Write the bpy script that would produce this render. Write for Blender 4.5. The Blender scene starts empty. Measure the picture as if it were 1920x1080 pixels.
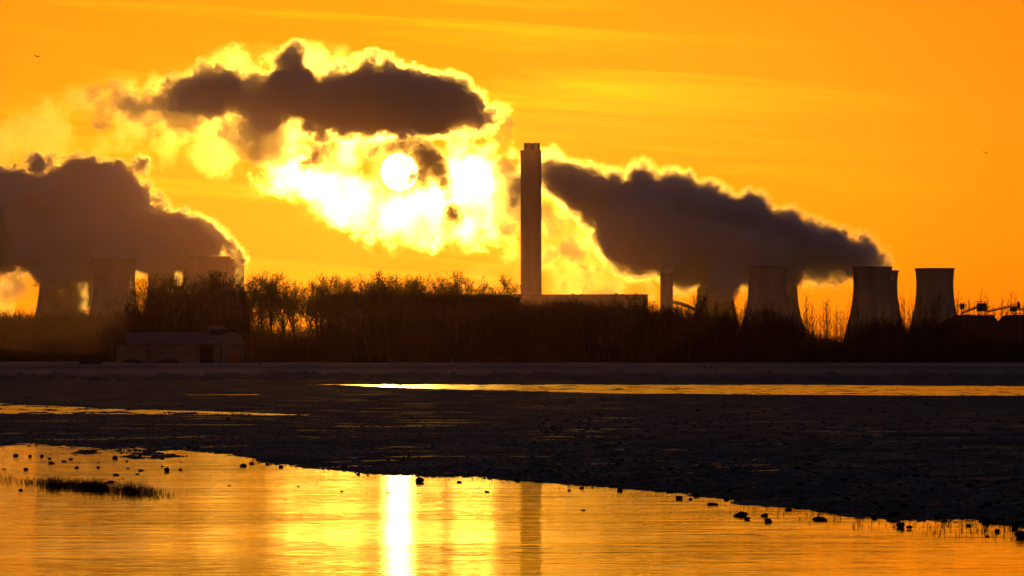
SUN_E = 2.0
SUN_C = (1.0, 0.46, 0.05)
SKY_S = 0.05
SKY_TINT = [(0.0, (.47, .42, .003)), (1.0, (.62, .60, 1.15)), (.10, (.78, .435, .03)), (.2, (.28, .20, .18)), (.35, (.36, .34, .52))]
STREAK = .6
SUN_DISC = (150.0, 110.0, 50.0)
HAZE = .25e-5
HAZE_G = .9
HAZE_C = (1.0, .60, .7)
MUD = ((.12, .088, .064), (.33, .24, .17))
FROST = (.46, .35, .29)
WAVES = [(.9, (.35, 1.7, 1), .013, .5), (3.0, (.4, 2.0, 1), .0056, .9), (11, (.6, 1.5, 1), .0006, .3)]
import bpy, math, random
import numpy as np
from mathutils import Vector, Matrix

random.seed(7)
RNG = np.random.default_rng(11)
scene = bpy.context.scene
col = scene.collection

# ------------------------------------------------------------------ camera
CAM_H = 1.7
HFOV = math.radians(14.3)
F = 960 / math.tan(HFOV / 2)            # focal length in 1920-wide pixels
HORIZON = 664
PITCH = math.atan((HORIZON - 540) / F)
cam = bpy.data.cameras.new('camera')
cam.sensor_width = 36
cam.angle = HFOV
cam.clip_start = 0.5
cam.clip_end = 60000
cam_ob = bpy.data.objects.new('camera', cam)
cam_ob.location = (0, 0, CAM_H)
cam_ob.rotation_euler = (math.pi / 2 + PITCH, 0, 0)
col.objects.link(cam_ob)
scene.camera = cam_ob


def at(px, py, Y):
    """World point at depth Y (metres ahead) seen at pixel px, py of the photograph."""
    u, v = (px - 960) / F, (540 - py) / F
    dy = math.cos(PITCH) - v * math.sin(PITCH)
    dz = math.sin(PITCH) + v * math.cos(PITCH)
    k = Y / dy
    return Vector((u * k, Y, CAM_H + dz * k))


def gx(px, Y):
    return (px - 960) / F * Y


def ground_y(py):
    """Distance at which level ground (z=0) is seen on row py."""
    v = (540 - py) / F
    dy = math.cos(PITCH) - v * math.sin(PITCH)
    dz = math.sin(PITCH) + v * math.cos(PITCH)
    return CAM_H * dy / -dz


# ------------------------------------------------------------------ helpers
def tag(o, label=None, cat=None, group=None, kind=None):
    if label: o['label'] = label
    if cat: o['category'] = cat
    if group: o['group'] = group
    if kind: o['kind'] = kind
    return o


def empty(name, loc, rz=0.0, parent=None):
    o = bpy.data.objects.new(name, None)
    o.location = loc
    o.rotation_euler = (0, 0, rz)
    col.objects.link(o)
    if parent: o.parent = parent
    return o


def mesh_from(name, v, f, mat, parent=None, smooth=False):
    me = bpy.data.meshes.new(name)
    v = np.asarray(v, dtype=np.float32)
    if isinstance(f, np.ndarray):
        n, k = f.shape
        me.vertices.add(len(v)); me.vertices.foreach_set('co', v.ravel())
        me.loops.add(n * k); me.loops.foreach_set('vertex_index', f.astype(np.int32).ravel())
        me.polygons.add(n)
        me.polygons.foreach_set('loop_start', np.arange(0, n * k, k, dtype=np.int32))
        me.update(calc_edges=True)
    else:
        me.from_pydata([tuple(p) for p in v], [], f)
    if smooth:
        me.polygons.foreach_set('use_smooth', np.ones(len(me.polygons), dtype=bool))
    for m in (mat if isinstance(mat, (list, tuple)) else [mat]):
        me.materials.append(m)
    o = bpy.data.objects.new(name, me)
    col.objects.link(o)
    if parent: o.parent = parent
    return o


class MB:
    """Collects shapes for one mesh object."""
    def __init__(self): self.v, self.f = [], []

    def poly(self, pts, faces):
        b = len(self.v)
        self.v += [tuple(p) for p in pts]
        self.f += [[b + i for i in q] for q in faces]
        return self

    def box(self, c, s, rz=0.0):
        hx, hy, hz = s[0] / 2, s[1] / 2, s[2] / 2
        ca, sa = math.cos(rz), math.sin(rz)
        P = []
        for z in (-hz, hz):
            for x, y in ((-hx, -hy), (hx, -hy), (hx, hy), (-hx, hy)):
                P.append((c[0] + x * ca - y * sa, c[1] + x * sa + y * ca, c[2] + z))
        return self.poly(P, [(3, 2, 1, 0), (4, 5, 6, 7), (0, 1, 5, 4), (1, 2, 6, 5), (2, 3, 7, 6), (3, 0, 4, 7)])

    def bar(self, a, b, w, h=None):
        a, b = Vector(a), Vector(b)
        h = h or w
        d = (b - a).normalized()
        s = d.cross(Vector((0, 0, 1)))
        s = s.normalized() if s.length > 1e-4 else Vector((1, 0, 0))
        u = s.cross(d).normalized()
        P = []
        for p in (a, b):
            for i, j in ((-1, -1), (1, -1), (1, 1), (-1, 1)):
                P.append(p + s * (w / 2 * i) + u * (h / 2 * j))
        return self.poly(P, [(3, 2, 1, 0), (4, 5, 6, 7), (0, 1, 5, 4), (1, 2, 6, 5), (2, 3, 7, 6), (3, 0, 4, 7)])

    def lathe(self, c, prof, n=48, cap0=False, cap1=False):
        P, Q = [], []
        for r, z in prof:
            for k in range(n):
                a = 2 * math.pi * k / n
                P.append((c[0] + r * math.cos(a), c[1] + r * math.sin(a), c[2] + z))
        for i in range(len(prof) - 1):
            for k in range(n):
                k2 = (k + 1) % n
                Q.append((i * n + k, i * n + k2, (i + 1) * n + k2, (i + 1) * n + k))
        if cap0: Q.append(tuple(range(n - 1, -1, -1)))
        if cap1: Q.append(tuple((len(prof) - 1) * n + k for k in range(n)))
        return self.poly(P, Q)

    def tube(self, pts, rad, n=6):
        pts = [Vector(p) for p in pts]
        P, Q = [], []
        for i, p in enumerate(pts):
            d = (pts[min(i + 1, len(pts) - 1)] - pts[max(i - 1, 0)]).normalized()
            s = d.cross(Vector((0.13, 0.21, 1)))
            s = s.normalized() if s.length > 1e-3 else Vector((1, 0, 0))
            u = d.cross(s).normalized()
            r = rad[i] if hasattr(rad, '__len__') else rad
            for k in range(n):
                a = 2 * math.pi * k / n
                P.append(p + s * (r * math.cos(a)) + u * (r * math.sin(a)))
        for i in range(len(pts) - 1):
            for k in range(n):
                k2 = (k + 1) % n
                Q.append((i * n + k, i * n + k2, (i + 1) * n + k2, (i + 1) * n + k))
        Q.append(tuple(range(n - 1, -1, -1)))
        Q.append(tuple((len(pts) - 1) * n + k for k in range(n)))
        return self.poly(P, Q)

    def build(self, name, mat, parent=None, smooth=False):
        return mesh_from(name, self.v, self.f, mat, parent, smooth)


def nodes_of(name):
    m = bpy.data.materials.new(name)
    m.use_nodes = True
    nt = m.node_tree
    return m, nt, nt.nodes, nt.links


def surface(name, c1, c2, scale=1.0, rough=0.8, bump=0.0, stretch=(1, 1, 1), detail=6.0, spec=0.0, metal=0.0):
    """Two-tone noise material."""
    m, nt, N, L = nodes_of(name)
    b = N['Principled BSDF']
    tc = N.new('ShaderNodeTexCoord')
    mp = N.new('ShaderNodeMapping'); mp.inputs['Scale'].default_value = stretch
    L.new(tc.outputs['Object'], mp.inputs[0])
    nz = N.new('ShaderNodeTexNoise'); nz.inputs['Scale'].default_value = scale; nz.inputs['Detail'].default_value = detail
    L.new(mp.outputs[0], nz.inputs['Vector'])
    r = N.new('ShaderNodeValToRGB')
    r.color_ramp.elements[0].position = .35; r.color_ramp.elements[1].position = .65
    r.color_ramp.elements[0].color = (*c1, 1); r.color_ramp.elements[1].color = (*c2, 1)
    L.new(nz.outputs['Fac'], r.inputs[0]); L.new(r.outputs[0], b.inputs['Base Color'])
    b.inputs['Roughness'].default_value = rough
    b.inputs['Specular IOR Level'].default_value = spec
    b.inputs['Metallic'].default_value = metal
    if bump:
        bp = N.new('ShaderNodeBump'); bp.inputs['Strength'].default_value = 1; bp.inputs['Distance'].default_value = bump
        L.new(nz.outputs['Fac'], bp.inputs['Height']); L.new(bp.outputs[0], b.inputs['Normal'])
    return m


# ------------------------------------------------------------------ light
SUN_PX = (749, 322)
sd = (at(*SUN_PX, 1000) - Vector((0, 0, CAM_H))).normalized()
SUN_EL = math.asin(sd.z)
SUN_AZ = math.atan2(sd.x, sd.y)
sun = bpy.data.lights.new('sun_lamp', 'SUN')
sun.energy = SUN_E
sun.angle = math.radians(0.3)
sun.color = SUN_C
sun_ob = bpy.data.objects.new('sun_lamp', sun)
sun_ob.rotation_euler = sd.to_track_quat('Z', 'Y').to_euler()
col.objects.link(sun_ob)

world = bpy.data.worlds.new('World')
scene.world = world
world.use_nodes = True


def build_world():
    nt = world.node_tree
    N, L = nt.nodes, nt.links
    bg = N['Background']
    sky = N.new('ShaderNodeTexSky')
    sky.sky_type = 'NISHITA'
    sky.sun_disc = False
    sky.sun_elevation = SUN_EL
    sky.sun_rotation = SUN_AZ
    sky.air_density = 1.0
    sky.dust_density = 1.6
    sky.ozone_density = 1.0
    tc = N.new('ShaderNodeTexCoord')

    def vmath(op, a, b=None):
        n = N.new('ShaderNodeVectorMath'); n.operation = op
        for i, x in enumerate((a, b)):
            if x is None: continue
            if isinstance(x, (tuple, list, Vector)): n.inputs[i].default_value = x
            else: L.new(x, n.inputs[i])
        return n.outputs['Value'] if op in ('DOT_PRODUCT', 'LENGTH') else n.outputs[0]

    def math_(op, a, b=None, clamp=False):
        n = N.new('ShaderNodeMath'); n.operation = op; n.use_clamp = clamp
        for i, x in enumerate((a, b)):
            if x is None: continue
            if isinstance(x, (int, float)): n.inputs[i].default_value = x
            else: L.new(x, n.inputs[i])
        return n.outputs[0]

    def mix(fac, a, b):
        n = N.new('ShaderNodeMix'); n.data_type = 'RGBA'
        if isinstance(fac, float): n.inputs[0].default_value = fac
        else: L.new(fac, n.inputs[0])
        for i, x in ((6, a), (7, b)):
            if isinstance(x, tuple): n.inputs[i].default_value = (*x, 1)
            else: L.new(x, n.inputs[i])
        return n.outputs[2]

    d = vmath('NORMALIZE', tc.outputs['Generated'])
    ang = math_('MULTIPLY', math_('ARCCOSINE', math_('MINIMUM', vmath('DOT_PRODUCT', d, tuple(sd)), 1.0)), 180 / math.pi)
    # the dawn sky is far redder near the sun than overhead
    ramp = N.new('ShaderNodeValToRGB')
    ramp.color_ramp.interpolation = 'EASE'
    els = ramp.color_ramp.elements
    for i, (p, c) in enumerate(SKY_TINT):
        e = els[i] if i < 2 else els.new(p)
        e.position = p; e.color = (*c, 1)
    L.new(math_('DIVIDE', ang, 90.0, True), ramp.inputs[0])
    cl = vmath('MULTIPLY', sky.outputs[0], ramp.outputs[0])
    # thin streaks of high cloud, much longer than they are tall
    sep = N.new('ShaderNodeSeparateXYZ'); L.new(d, sep.inputs[0])
    comb = N.new('ShaderNodeCombineXYZ')
    L.new(math_('MULTIPLY', sep.outputs[0], 7.0), comb.inputs[0])
    L.new(math_('ADD', math_('MULTIPLY', sep.outputs[2], 120.0), math_('MULTIPLY', sep.outputs[0], 9.0)), comb.inputs[1])
    nz = N.new('ShaderNodeTexNoise'); nz.inputs['Scale'].default_value = 1.0; nz.inputs['Detail'].default_value = 5.0
    nz.inputs['Roughness'].default_value = .55; nz.inputs['Distortion'].default_value = .6
    L.new(comb.outputs[0], nz.inputs['Vector'])
    st = N.new('ShaderNodeMapRange'); st.interpolation_type = 'SMOOTHSTEP'
    st.inputs['From Min'].default_value = .48; st.inputs['From Max'].default_value = .78
    L.new(nz.outputs['Fac'], st.inputs['Value'])
    near = N.new('ShaderNodeMapRange'); near.interpolation_type = 'SMOOTHSTEP'
    near.inputs['From Min'].default_value = 9.0; near.inputs['From Max'].default_value = 1.0
    L.new(ang, near.inputs['Value'])
    amt = math_('MULTIPLY', math_('MULTIPLY', st.outputs[0], near.outputs[0]), STREAK)
    cl = vmath('ADD', cl, vmath('MULTIPLY', cl, None))
    # (second operand of the multiply above: the streak amount, per channel a little whiter)
    mul = cl.node.inputs[1].links[0].from_node
    cs = N.new('ShaderNodeCombineXYZ')
    L.new(amt, cs.inputs[0]); L.new(math_('MULTIPLY', amt, 1.5), cs.inputs[1]); L.new(math_('MULTIPLY', amt, 5.0), cs.inputs[2])
    L.new(cs.outputs[0], mul.inputs[1])
    # the sun's own disc
    disc = N.new('ShaderNodeMapRange')
    disc.inputs['From Min'].default_value = .268; disc.inputs['From Max'].default_value = .256
    L.new(ang, disc.inputs['Value'])
    cl = mix(disc.outputs[0], cl, SUN_DISC)
    L.new(cl, bg.inputs['Color'])
    bg.inputs['Strength'].default_value = SKY_S


build_world()
# ------------------------------------------------------------------ steam
def fractal_field(n, beta, seed, lo=1.5):
    r = np.random.default_rng(seed)
    k = np.fft.fftfreq(n) * n
    kz = np.fft.rfftfreq(n) * n
    kk = np.sqrt(k[:, None, None] ** 2 + k[None, :, None] ** 2 + kz[None, None, :] ** 2)
    amp = np.where(kk > lo, np.maximum(kk, 1e-6) ** (-beta / 2), 0)
    w = np.fft.rfftn(r.standard_normal((n, n, n)).astype(np.float32))
    f = np.fft.irfftn(w * amp, s=(n, n, n)).astype(np.float32)
    return f / f.std()


NOISE = fractal_field(160, 4.0, 3)
NOISE2 = np.abs(fractal_field(160, 2.7, 5, lo=9)) * 1.66 - 1.32


def sample(noise, shape, off):
    n = noise.shape[0]
    ix = [(np.arange(s) + o) % n for s, o in zip(shape, off)]
    return noise[np.ix_(*ix)]


def surface_net(Fd, level):
    """Quads of the level set of a grid: one vertex per crossed cell."""
    S = Fd > level
    c = S[:-1, :-1, :-1]
    anyc = c.copy(); allc = c.copy()
    for i in (0, 1):
        for j in (0, 1):
            for k in (0, 1):
                q = S[i:S.shape[0] - 1 + i, j:S.shape[1] - 1 + j, k:S.shape[2] - 1 + k]
                anyc |= q; allc &= q
    act = anyc & ~allc
    idx = np.full(act.shape, -1, dtype=np.int32)
    I = np.argwhere(act)
    idx[act] = np.arange(len(I), dtype=np.int32)
    acc = np.zeros((len(I), 3), dtype=np.float32); cnt = np.zeros(len(I), dtype=np.float32)
    corner = [(i, j, k) for i in (0, 1) for j in (0, 1) for k in (0, 1)]
    for a in corner:
        for ax in range(3):
            if a[ax]: continue
            b = list(a); b[ax] = 1
            fa = Fd[I[:, 0] + a[0], I[:, 1] + a[1], I[:, 2] + a[2]] - level
            fb = Fd[I[:, 0] + b[0], I[:, 1] + b[1], I[:, 2] + b[2]] - level
            m = (fa > 0) != (fb > 0)
            t = np.where(m, fa / np.where(m, fa - fb, 1), 0)
            p = np.array(a, dtype=np.float32)[None, :].repeat(len(I), 0)
            p[:, ax] += t
            acc[m] += p[m]; cnt[m] += 1
    V = I + acc / cnt[:, None]
    faces = []
    for ax in range(3):
        sl0 = [slice(1, -1)] * 3; sl1 = [slice(1, -1)] * 3
        sl0[ax] = slice(0, -1); sl1[ax] = slice(1, None)
        A, B = S[tuple(sl0)], S[tuple(sl1)]
        E = np.argwhere(A != B)
        flip = A[tuple(E.T)]
        off = np.ones(3, dtype=int); off[ax] = 0
        E = E + off
        o1, o2 = [(1, 2), (2, 0), (0, 1)][ax]
        def cell(d1, d2):
            q = E.copy(); q[:, o1] -= d1; q[:, o2] -= d2
            return idx[tuple(q.T)]
        Q = np.stack([cell(1, 1), cell(0, 1), cell(0, 0), cell(1, 0)], 1)
        Q[flip] = Q[flip][:, ::-1]
        faces.append(Q)
    return V, np.concatenate(faces)


def steam_mat(name, dens, g, white):
    m, nt, N, L = nodes_of(name)
    N.remove(N['Principled BSDF'])
    v = N.new('ShaderNodeVolumeScatter')
    v.inputs['Density'].default_value = dens
    v.inputs['Anisotropy'].default_value = g
    v.inputs['Color'].default_value = (white, white, white, 1)
    L.new(v.outputs[0], N['Material Output'].inputs['Volume'])
    return m


def steam(name, D, blobs, levels, label, seed, step=2.0, puff=(34, 9), n1=6.0, n2=2.0, squash=1.0, margin=26, veil=None, r1=(.18, .46), g=(.97, .4), g_core=(.15, .88), out=0.0, lift=0.0):
    """A plume: spheres (px, py, radius[, depth]) in photo pixels at distance D, each covered with smaller
    puffs, roughened with fractal noise; nested level sets carry growing density."""
    r = np.random.default_rng(seed)
    S = []
    for b in blobs:
        x, y, rad = b[:3]
        z = b[3] if len(b) > 3 else r.normal() * rad * .35
        S.append((x, z, y, rad))
        for _ in range(puff[0]):
            d = r.normal(size=3); d /= np.linalg.norm(d)
            q = rad * r.uniform(*r1)
            c = np.array((x, z, y)) + d * (rad - q * r.uniform(.1, .5))
            S.append((*c, q))
            for _ in range(puff[1]):
                d2 = r.normal(size=3); d2 /= np.linalg.norm(d2)
                q2 = q * r.uniform(.25, .5)
                S.append((*(c + d2 * (q - q2 * .3)), q2))
    S = np.array(S, dtype=np.float32)
    lo = (S[:, :3] - S[:, 3:]).min(0) - margin
    hi = (S[:, :3] + S[:, 3:]).max(0) + margin
    shp = np.ceil((hi - lo) / step).astype(int) + 1
    Fd = np.full(shp, -float(margin), dtype=np.float32)
    ax = [lo[i] + np.arange(shp[i], dtype=np.float32) * step for i in range(3)]
    for x, z, y, q in S:
        R = q + margin * (1 if q > 12 else .25)
        s = []
        for i, c in enumerate((x, z, y)):
            a = max(int((c - R - lo[i]) / step), 0); b = min(int((c + R - lo[i]) / step) + 2, shp[i])
            s.append(slice(a, b))
        d = np.sqrt((ax[0][s[0]][:, None, None] - x) ** 2 + (ax[1][s[1]][None, :, None] - z) ** 2 + (ax[2][s[2]][None, None, :] - y) ** 2)
        t = Fd[tuple(s)]
        np.maximum(t, q - d, out=t)
    off = r.integers(0, 160, 3)
    fade = np.clip((Fd + margin) / (margin * .6), 0, 1)
    Fd += fade * (n1 * sample(NOISE, shp, off) + n2 * sample(NOISE2, shp, off[::-1]))
    if veil is not None: Fd = veil(Fd, ax)
    for i in range(3):                                   # closed at the grid's rim
        s = [slice(None)] * 3
        s[i] = [0, 1, -2, -1]
        Fd[tuple(s)] = -1000
    k = D / F
    wisp = fade * out * sample(NOISE, shp, off[::-1]) if out else None
    if lift: wisp = wisp + lift * np.clip(np.gradient(Fd, step, axis=2), -1, 1)
    root = None
    for j, (lev, dens) in enumerate(levels):
        f = max(0.0, 1 - j / 2) if out else 0
        v, q = surface_net(Fd + wisp * f if f else Fd, lev)
        if len(v) == 0: continue
        p = lo + v * step
        W = np.empty_like(p)
        W[:, 0] = (p[:, 0] - 960) * k
        W[:, 1] = D + p[:, 1] * k * squash
        W[:, 2] = CAM_H + (HORIZON - p[:, 2]) * k
        # each denser core is its own closed body inside the thinner one
        o = mesh_from(name if root is None else 'dense_core', W, q, steam_mat('steam', dens, *(g if j < 2 else g_core)), root)
        if root is None:
            root = tag(o, label, 'steam', kind='stuff')
        else:
            o['kind'] = 'stuff'
    return root


def lerp(pts, x):
    return np.interp(x, [p[0] for p in pts], [p[1] for p in pts])


RIGHT = [(1640, 500, 30), (1650, 490, 20), (1620, 480, 38), (1585, 477, 44), (1545, 472, 50), (1500, 466, 56), (1455, 458, 64), (1410, 450, 72),
         (1360, 444, 78), (1310, 440, 82), (1260, 432, 86), (1215, 424, 84), (1182, 440, 66), (1172, 388, 62), (1130, 376, 48),
         (1095, 360, 44), (1060, 342, 38), (1030, 322, 34), (1200, 345, 34), (1250, 358, 34), (1100, 330, 22),
         (1440, 492, 36, -40), (1420, 484, 44, -40), (1380, 478, 50, -40), (1340, 486, 44, -40), (1300, 488, 40, -20), (1250, 490, 36),
         (1345, 520, 34, -70), (1455, 520, 30, -10), (1490, 505, 26, 20), (1200, 494, 28), (1000, 310, 24), (975, 350, 26), (962, 380, 18),
         (1280, 548, 10), (1540, 510, 18), (1590, 508, 16)]
UPPER = [(940, 212, 16, 0), (915, 214, 28, 0), (885, 212, 40, 0), (845, 204, 50), (795, 192, 60), (738, 186, 66), (680, 186, 66), (625, 190, 62), (575, 184, 54, 0), (540, 165, 46, 0), (548, 122, 34, 0), (520, 205, 40, 0),
         (502, 200, 40, 0), (470, 160, 32, 0), (455, 185, 30, 0), (430, 162, 38, 0), (390, 168, 42, 0), (345, 176, 38, 0), (302, 190, 28, 0), (272, 203, 16, 0), (412, 166, 38, 0), (368, 173, 38, 0), (322, 184, 32, 0), (286, 198, 22, 0), (600, 230, 24, 0), (660, 228, 26), (760, 226, 28), (700, 138, 20), (775, 146, 18), (630, 140, 20)]
LEFT = [(162, 520, 26, 30), (158, 560, 22, 30), (168, 545, 18, 10), (452, 486, 8, 0), (446, 478, 10, 0), (430, 464, 15), (405, 450, 20), (385, 432, 17, 0), (362, 422, 15, 0), (335, 424, 22, 0), (375, 456, 34), (330, 452, 46), (290, 444, 58), (300, 392, 16, 0),
        (308, 402, 12, 0), (292, 372, 17, 0), (276, 356, 14, 0), (244, 404, 54), (262, 311, 13, 0), (240, 326, 13, 0), (226, 334, 12, 0), (215, 350, 22, 0), (205, 388, 66), (150, 382, 68), (166, 326, 24, 0), (130, 314, 24, 0), (100, 388, 68), (50, 398, 66), (0, 408, 70), (-60, 400, 90),
        (150, 450, 66, -50), (90, 464, 52, -60), (30, 458, 46), (-30, 466, 46), (18, 500, 17, 0), (52, 496, 15, 0), (36, 512, 10, 0), (215, 460, 58, -40), (270, 470, 46, -30), (320, 474, 34, -20), (112, 505, 42, -70), (365, 474, 24), (8, 336, 24), (-40, 340, 26), (70, 314, 25, 0), (92, 300, 13, 0), (40, 340, 26, 0), (110, 335, 30, 0), (145, 340, 30, 0)]
VEIL = [(500, 300, 35), (560, 310, 45), (620, 350, 50), (680, 380, 60), (740, 395, 60), (800, 390, 60), (860, 360, 65), (905, 320, 50), (912, 390, 44),
        (650, 300, 40), (720, 290, 32), (880, 285, 28), (590, 280, 20), (935, 295, 20), (700, 435, 26), (860, 435, 22), (920, 440, 20), (480, 330, 25)]
CLUMPS = [(736, 280, 12), (758, 278, 14), (785, 286, 17), (803, 302, 18), (820, 320, 16), (832, 343, 13), (841, 366, 12), (846, 386, 10), (850, 403, 15), (752, 300, 10, 4), (746, 308, 6, -9), (762, 304, 7, -6),
          (768, 338, 9, 3), (774, 329, 7, -8), (758, 346, 7, 8), (740, 353, 9), (724, 348, 7), (714, 302, 8), (712, 322, 5), (793, 328, 11), (752, 366, 9), (730, 364, 7), (772, 358, 8), (791, 346, 8), (815, 296, 11), (700, 284, 9),
          (590, 292, 15), (562, 284, 11), (576, 304, 12), (605, 280, 10)]
FIERY = [(1050, 400, 30), (1080, 460, 38), (1040, 480, 38), (1100, 520, 36), (1060, 540, 26), (1150, 540, 22), (1020, 430, 28), (1200, 552, 16), (1000, 520, 22),
         (960, 450, 24), (945, 420, 24), (1000, 380, 26), (945, 380, 20)]
TRAIL = [(200, 200, 36), (150, 190, 36), (100, 230, 42), (40, 250, 46), (-20, 270, 46), (250, 235, 36), (320, 240, 36), (400, 240, 36), (460, 255, 36), (520, 255, 30),
         (300, 285, 24), (200, 268, 34), (420, 300, 26), (380, 285, 26), (120, 270, 26), (165, 155, 16), (200, 160, 18)]
RIM = [(600, 105, 26), (640, 115, 20), (570, 90, 15), (440, 112, 24), (410, 102, 16), (500, 106, 16), (690, 124, 13), (740, 128, 12), (780, 140, 11),
       (350, 140, 20), (300, 160, 18), (240, 175, 20), (640, 150, 20), (820, 156, 9)]

SHADE = [(480, 232, 30), (430, 216, 30), (380, 214, 28), (540, 248, 20), (600, 250, 18), (490, 272, 24), (450, 262, 22), (340, 214, 26), (250, 205, 28), (200, 200, 24), (170, 196, 20), (230, 190, 24), (690, 252, 15), (760, 252, 14), (880, 248, 18),
         (930, 238, 18), (300, 212, 26), (520, 290, 16), (948, 380, 20), (955, 335, 20), (950, 420, 16), (410, 250, 20), (360, 240, 18), (280, 232, 18), (30, 532, 17), (14, 548, 13), (46, 518, 15), (24, 562, 9), (1045, 420, 15), (1075, 470, 16), (1030, 480, 12), (1100, 525, 14), (1060, 530, 12), (1025, 400, 12), (1140, 540, 10)]
MIST = [(60, 520, 50), (10, 500, 40), (112, 540, 55), (170, 520, 55), (215, 545, 60), (270, 530, 50), (320, 520, 45), (370, 505, 42), (410, 500, 36), (150, 590, 50), (90, 590, 45), (230, 600, 45), (40, 600, 40), (440, 505, 18), (-40, 560, 50), (100, 430, 55), (250, 440, 50), (0, 430, 60), (340, 460, 42), (180, 440, 55)]
FOOT_GLARE = [(995, 545, 42), (955, 530, 42), (1040, 555, 38), (905, 555, 40), (995, 480, 34), (1090, 560, 32), (850, 560, 36)]  # mist added in place of the sun glare over the chimney foot
LV = [(-5, .004), (-2, .02), (1, .055), (8, .11)]
LL = [(-4, .005), (-1, .03), (1, .10), (6, .2)]
LU = [(-6, .004), (-3, .018), (-1, .05), (5, .11)]
LT = [(4, .003), (14, .007), (25, .014)]
steam('steam_plume', 5395, RIGHT, LV, 'long dark steam plume drifting left from the right cooling towers', 21, out=2, n1=4, n2=4.5, lift=3, g=(.97, .14))
steam('steam_plume', 5300, UPPER, LU, 'dark steam cloud with glowing upper rim floating above the sun', 22, out=2, n1=7, n2=6, lift=3, g=(.97, .14))
steam('steam_plume', 4970, LEFT, LL, 'large brown steam cloud over the left cooling towers', 23, out=2, n1=4, n2=4.5, lift=3, g=(.97, .14))
steam('thin_steam', 5250, VEIL, [(5, .005), (17, .009), (30, .017)], 'thin blazing white steam veil around the sun', 31, n1=24, n2=13, squash=.6, margin=40, g=(.97, .55), g_core=(.93, .6))
steam('steam_wisps', 5180, CLUMPS, [(-9, .02), (-5, .07), (-1, .15), (4, .3)], 'small dark steam shreds beside the sun disc', 32, n1=4, n2=6, g=(.7, .5), g_core=(.7, .5))
steam('thin_steam', 5215, SHADE, [(-4, .02), (3, .06), (10, .14)], 'soft orange shaded steam under the upper cloud', 36, n1=15, n2=11, squash=.7, g=(.4, .35), g_core=(.4, .4), margin=32)
steam('thin_steam', 5250, FIERY, [(2, .004), (11, .014), (20, .03)], 'fiery orange steam between the chimney and the right plume', 33, n1=20, n2=13, g=(.97, .07), g_core=(.5, .3), squash=.6, margin=36)
steam('thin_steam', 5300, TRAIL, [(5, .003), (12, .006), (20, .010)], 'thin orange steam trail above the left cloud', 34, n1=22, n2=12, g=(.97, .19), squash=.6, margin=36)
steam('thin_steam', 5300, RIM, [(1, .006), (7, .015), (13, .03)], 'bright yellow steam fringe along the top of the upper cloud', 35, n1=8, n2=7, squash=.6, g=(.97, .15))

steam('thin_steam', 4705, MIST, [(-10, .0009), (2, .0018), (14, .0026)], 'faint brown mist hanging before the left cooling towers', 37, n1=14, n2=5, squash=.5, margin=36, step=3.0, g=(.9, .5), g_core=(.9, .5))

FG = dict(n1=12, n2=5, squash=.5, margin=32, step=3.0, g=(.9, .5), g_core=(.9, .5))
steam('thin_steam', 4960, FOOT_GLARE, [(-8, .0002), (6, .0005)], 'faint mist added to give the orange sun glare round the foot of the tall chimney', 39, **FG)


def haze_box():
    m, nt, N, L = nodes_of('haze')
    N.remove(N['Principled BSDF'])
    v = N.new('ShaderNodeVolumePrincipled')
    v.inputs['Density'].default_value = HAZE
    v.inputs['Density Attribute'].default_value = ''
    v.inputs['Anisotropy'].default_value = HAZE_G
    v.inputs['Color'].default_value = (*HAZE_C, 1)
    L.new(v.outputs[0], N['Material Output'].inputs['Volume'])
    tag(MB().box((0, 4500, 259), (9400, 9200, 522)).build('haze', m), 'thin warm morning haze over the whole scene', 'haze', kind='stuff')


haze_box()
# ------------------------------------------------------------------ power station
def ordinal(n):
    return {1: 'first', 2: 'second', 3: 'third'}.get(n, '%d%s' % (n, 'th' if 10 <= n % 100 <= 20 else {1: 'st', 2: 'nd', 3: 'rd'}.get(n % 10, 'th')))


CONC = surface('tower_concrete', (.15, .135, .13), (.23, .205, .19), .05, .9, .3, (1, 1, .18))
CONC2 = surface('chimney_concrete', (.17, .15, .14), (.24, .22, .20), .06, .9, .2, (1, 1, .1))
SHEET = surface('cladding_sheet', (.10, .092, .09), (.15, .135, .13), .08, .7, .1, (1, 1, .15))
STEEL = surface('dark_steel', (.05, .05, .055), (.10, .09, .09), .6, .6)
COAL = surface('coal', (.02, .02, .022), (.05, .045, .045), .15, .9, .6)


def hyper(z, H, a=25.3, zt=.807, b=.532):
    return a * math.sqrt(1 + ((z - zt * H) / (b * H)) ** 2)


def cooling_tower(px, ytop, D, label, wpx=None):
    c = at(px, HORIZON, D)
    H = (HORIZON - ytop) * D / F + CAM_H
    a = 25.3 if wpx is None else wpx * D / F / 2 / 1.063
    t = tag(empty('cooling_tower', (c.x, D, 0)), label, 'cooling tower', 'cooling towers of the power station')
    z0 = .07 * H
    zs = [z0 + (H - z0) * i / 40 for i in range(41)]
    out = [(hyper(z, H, a), z) for z in zs]
    inn = [(hyper(z, H, a) - .9, z) for z in reversed(zs)]
    b = MB().lathe((0, 0, 0), out + inn + [out[0]], 96)
    # faint vertical ribs on the shell
    b.build('shell', CONC, t, True)
    r = hyper(H, H, a)
    MB().lathe((0, 0, 0), [(r - .6, H + .004), (r + .55, H + .004), (r + .55, H - 1.6), (r + .01, H - 2.2)], 96).build('rim_walkway', CONC, t)
    lg = MB()
    r0 = hyper(0, H, a); r1 = hyper(z0, H, a) - .4
    for k in range(36):
        a0 = 2 * math.pi * k / 36
        for s in (-1, 1):
            a1 = a0 + s * math.pi / 36
            lg.bar((r0 * math.cos(a0), r0 * math.sin(a0), 0), (r1 * math.cos(a1), r1 * math.sin(a1), z0 + .3), .8)
    lg.build('base_columns', CONC, t)
    return t


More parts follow.
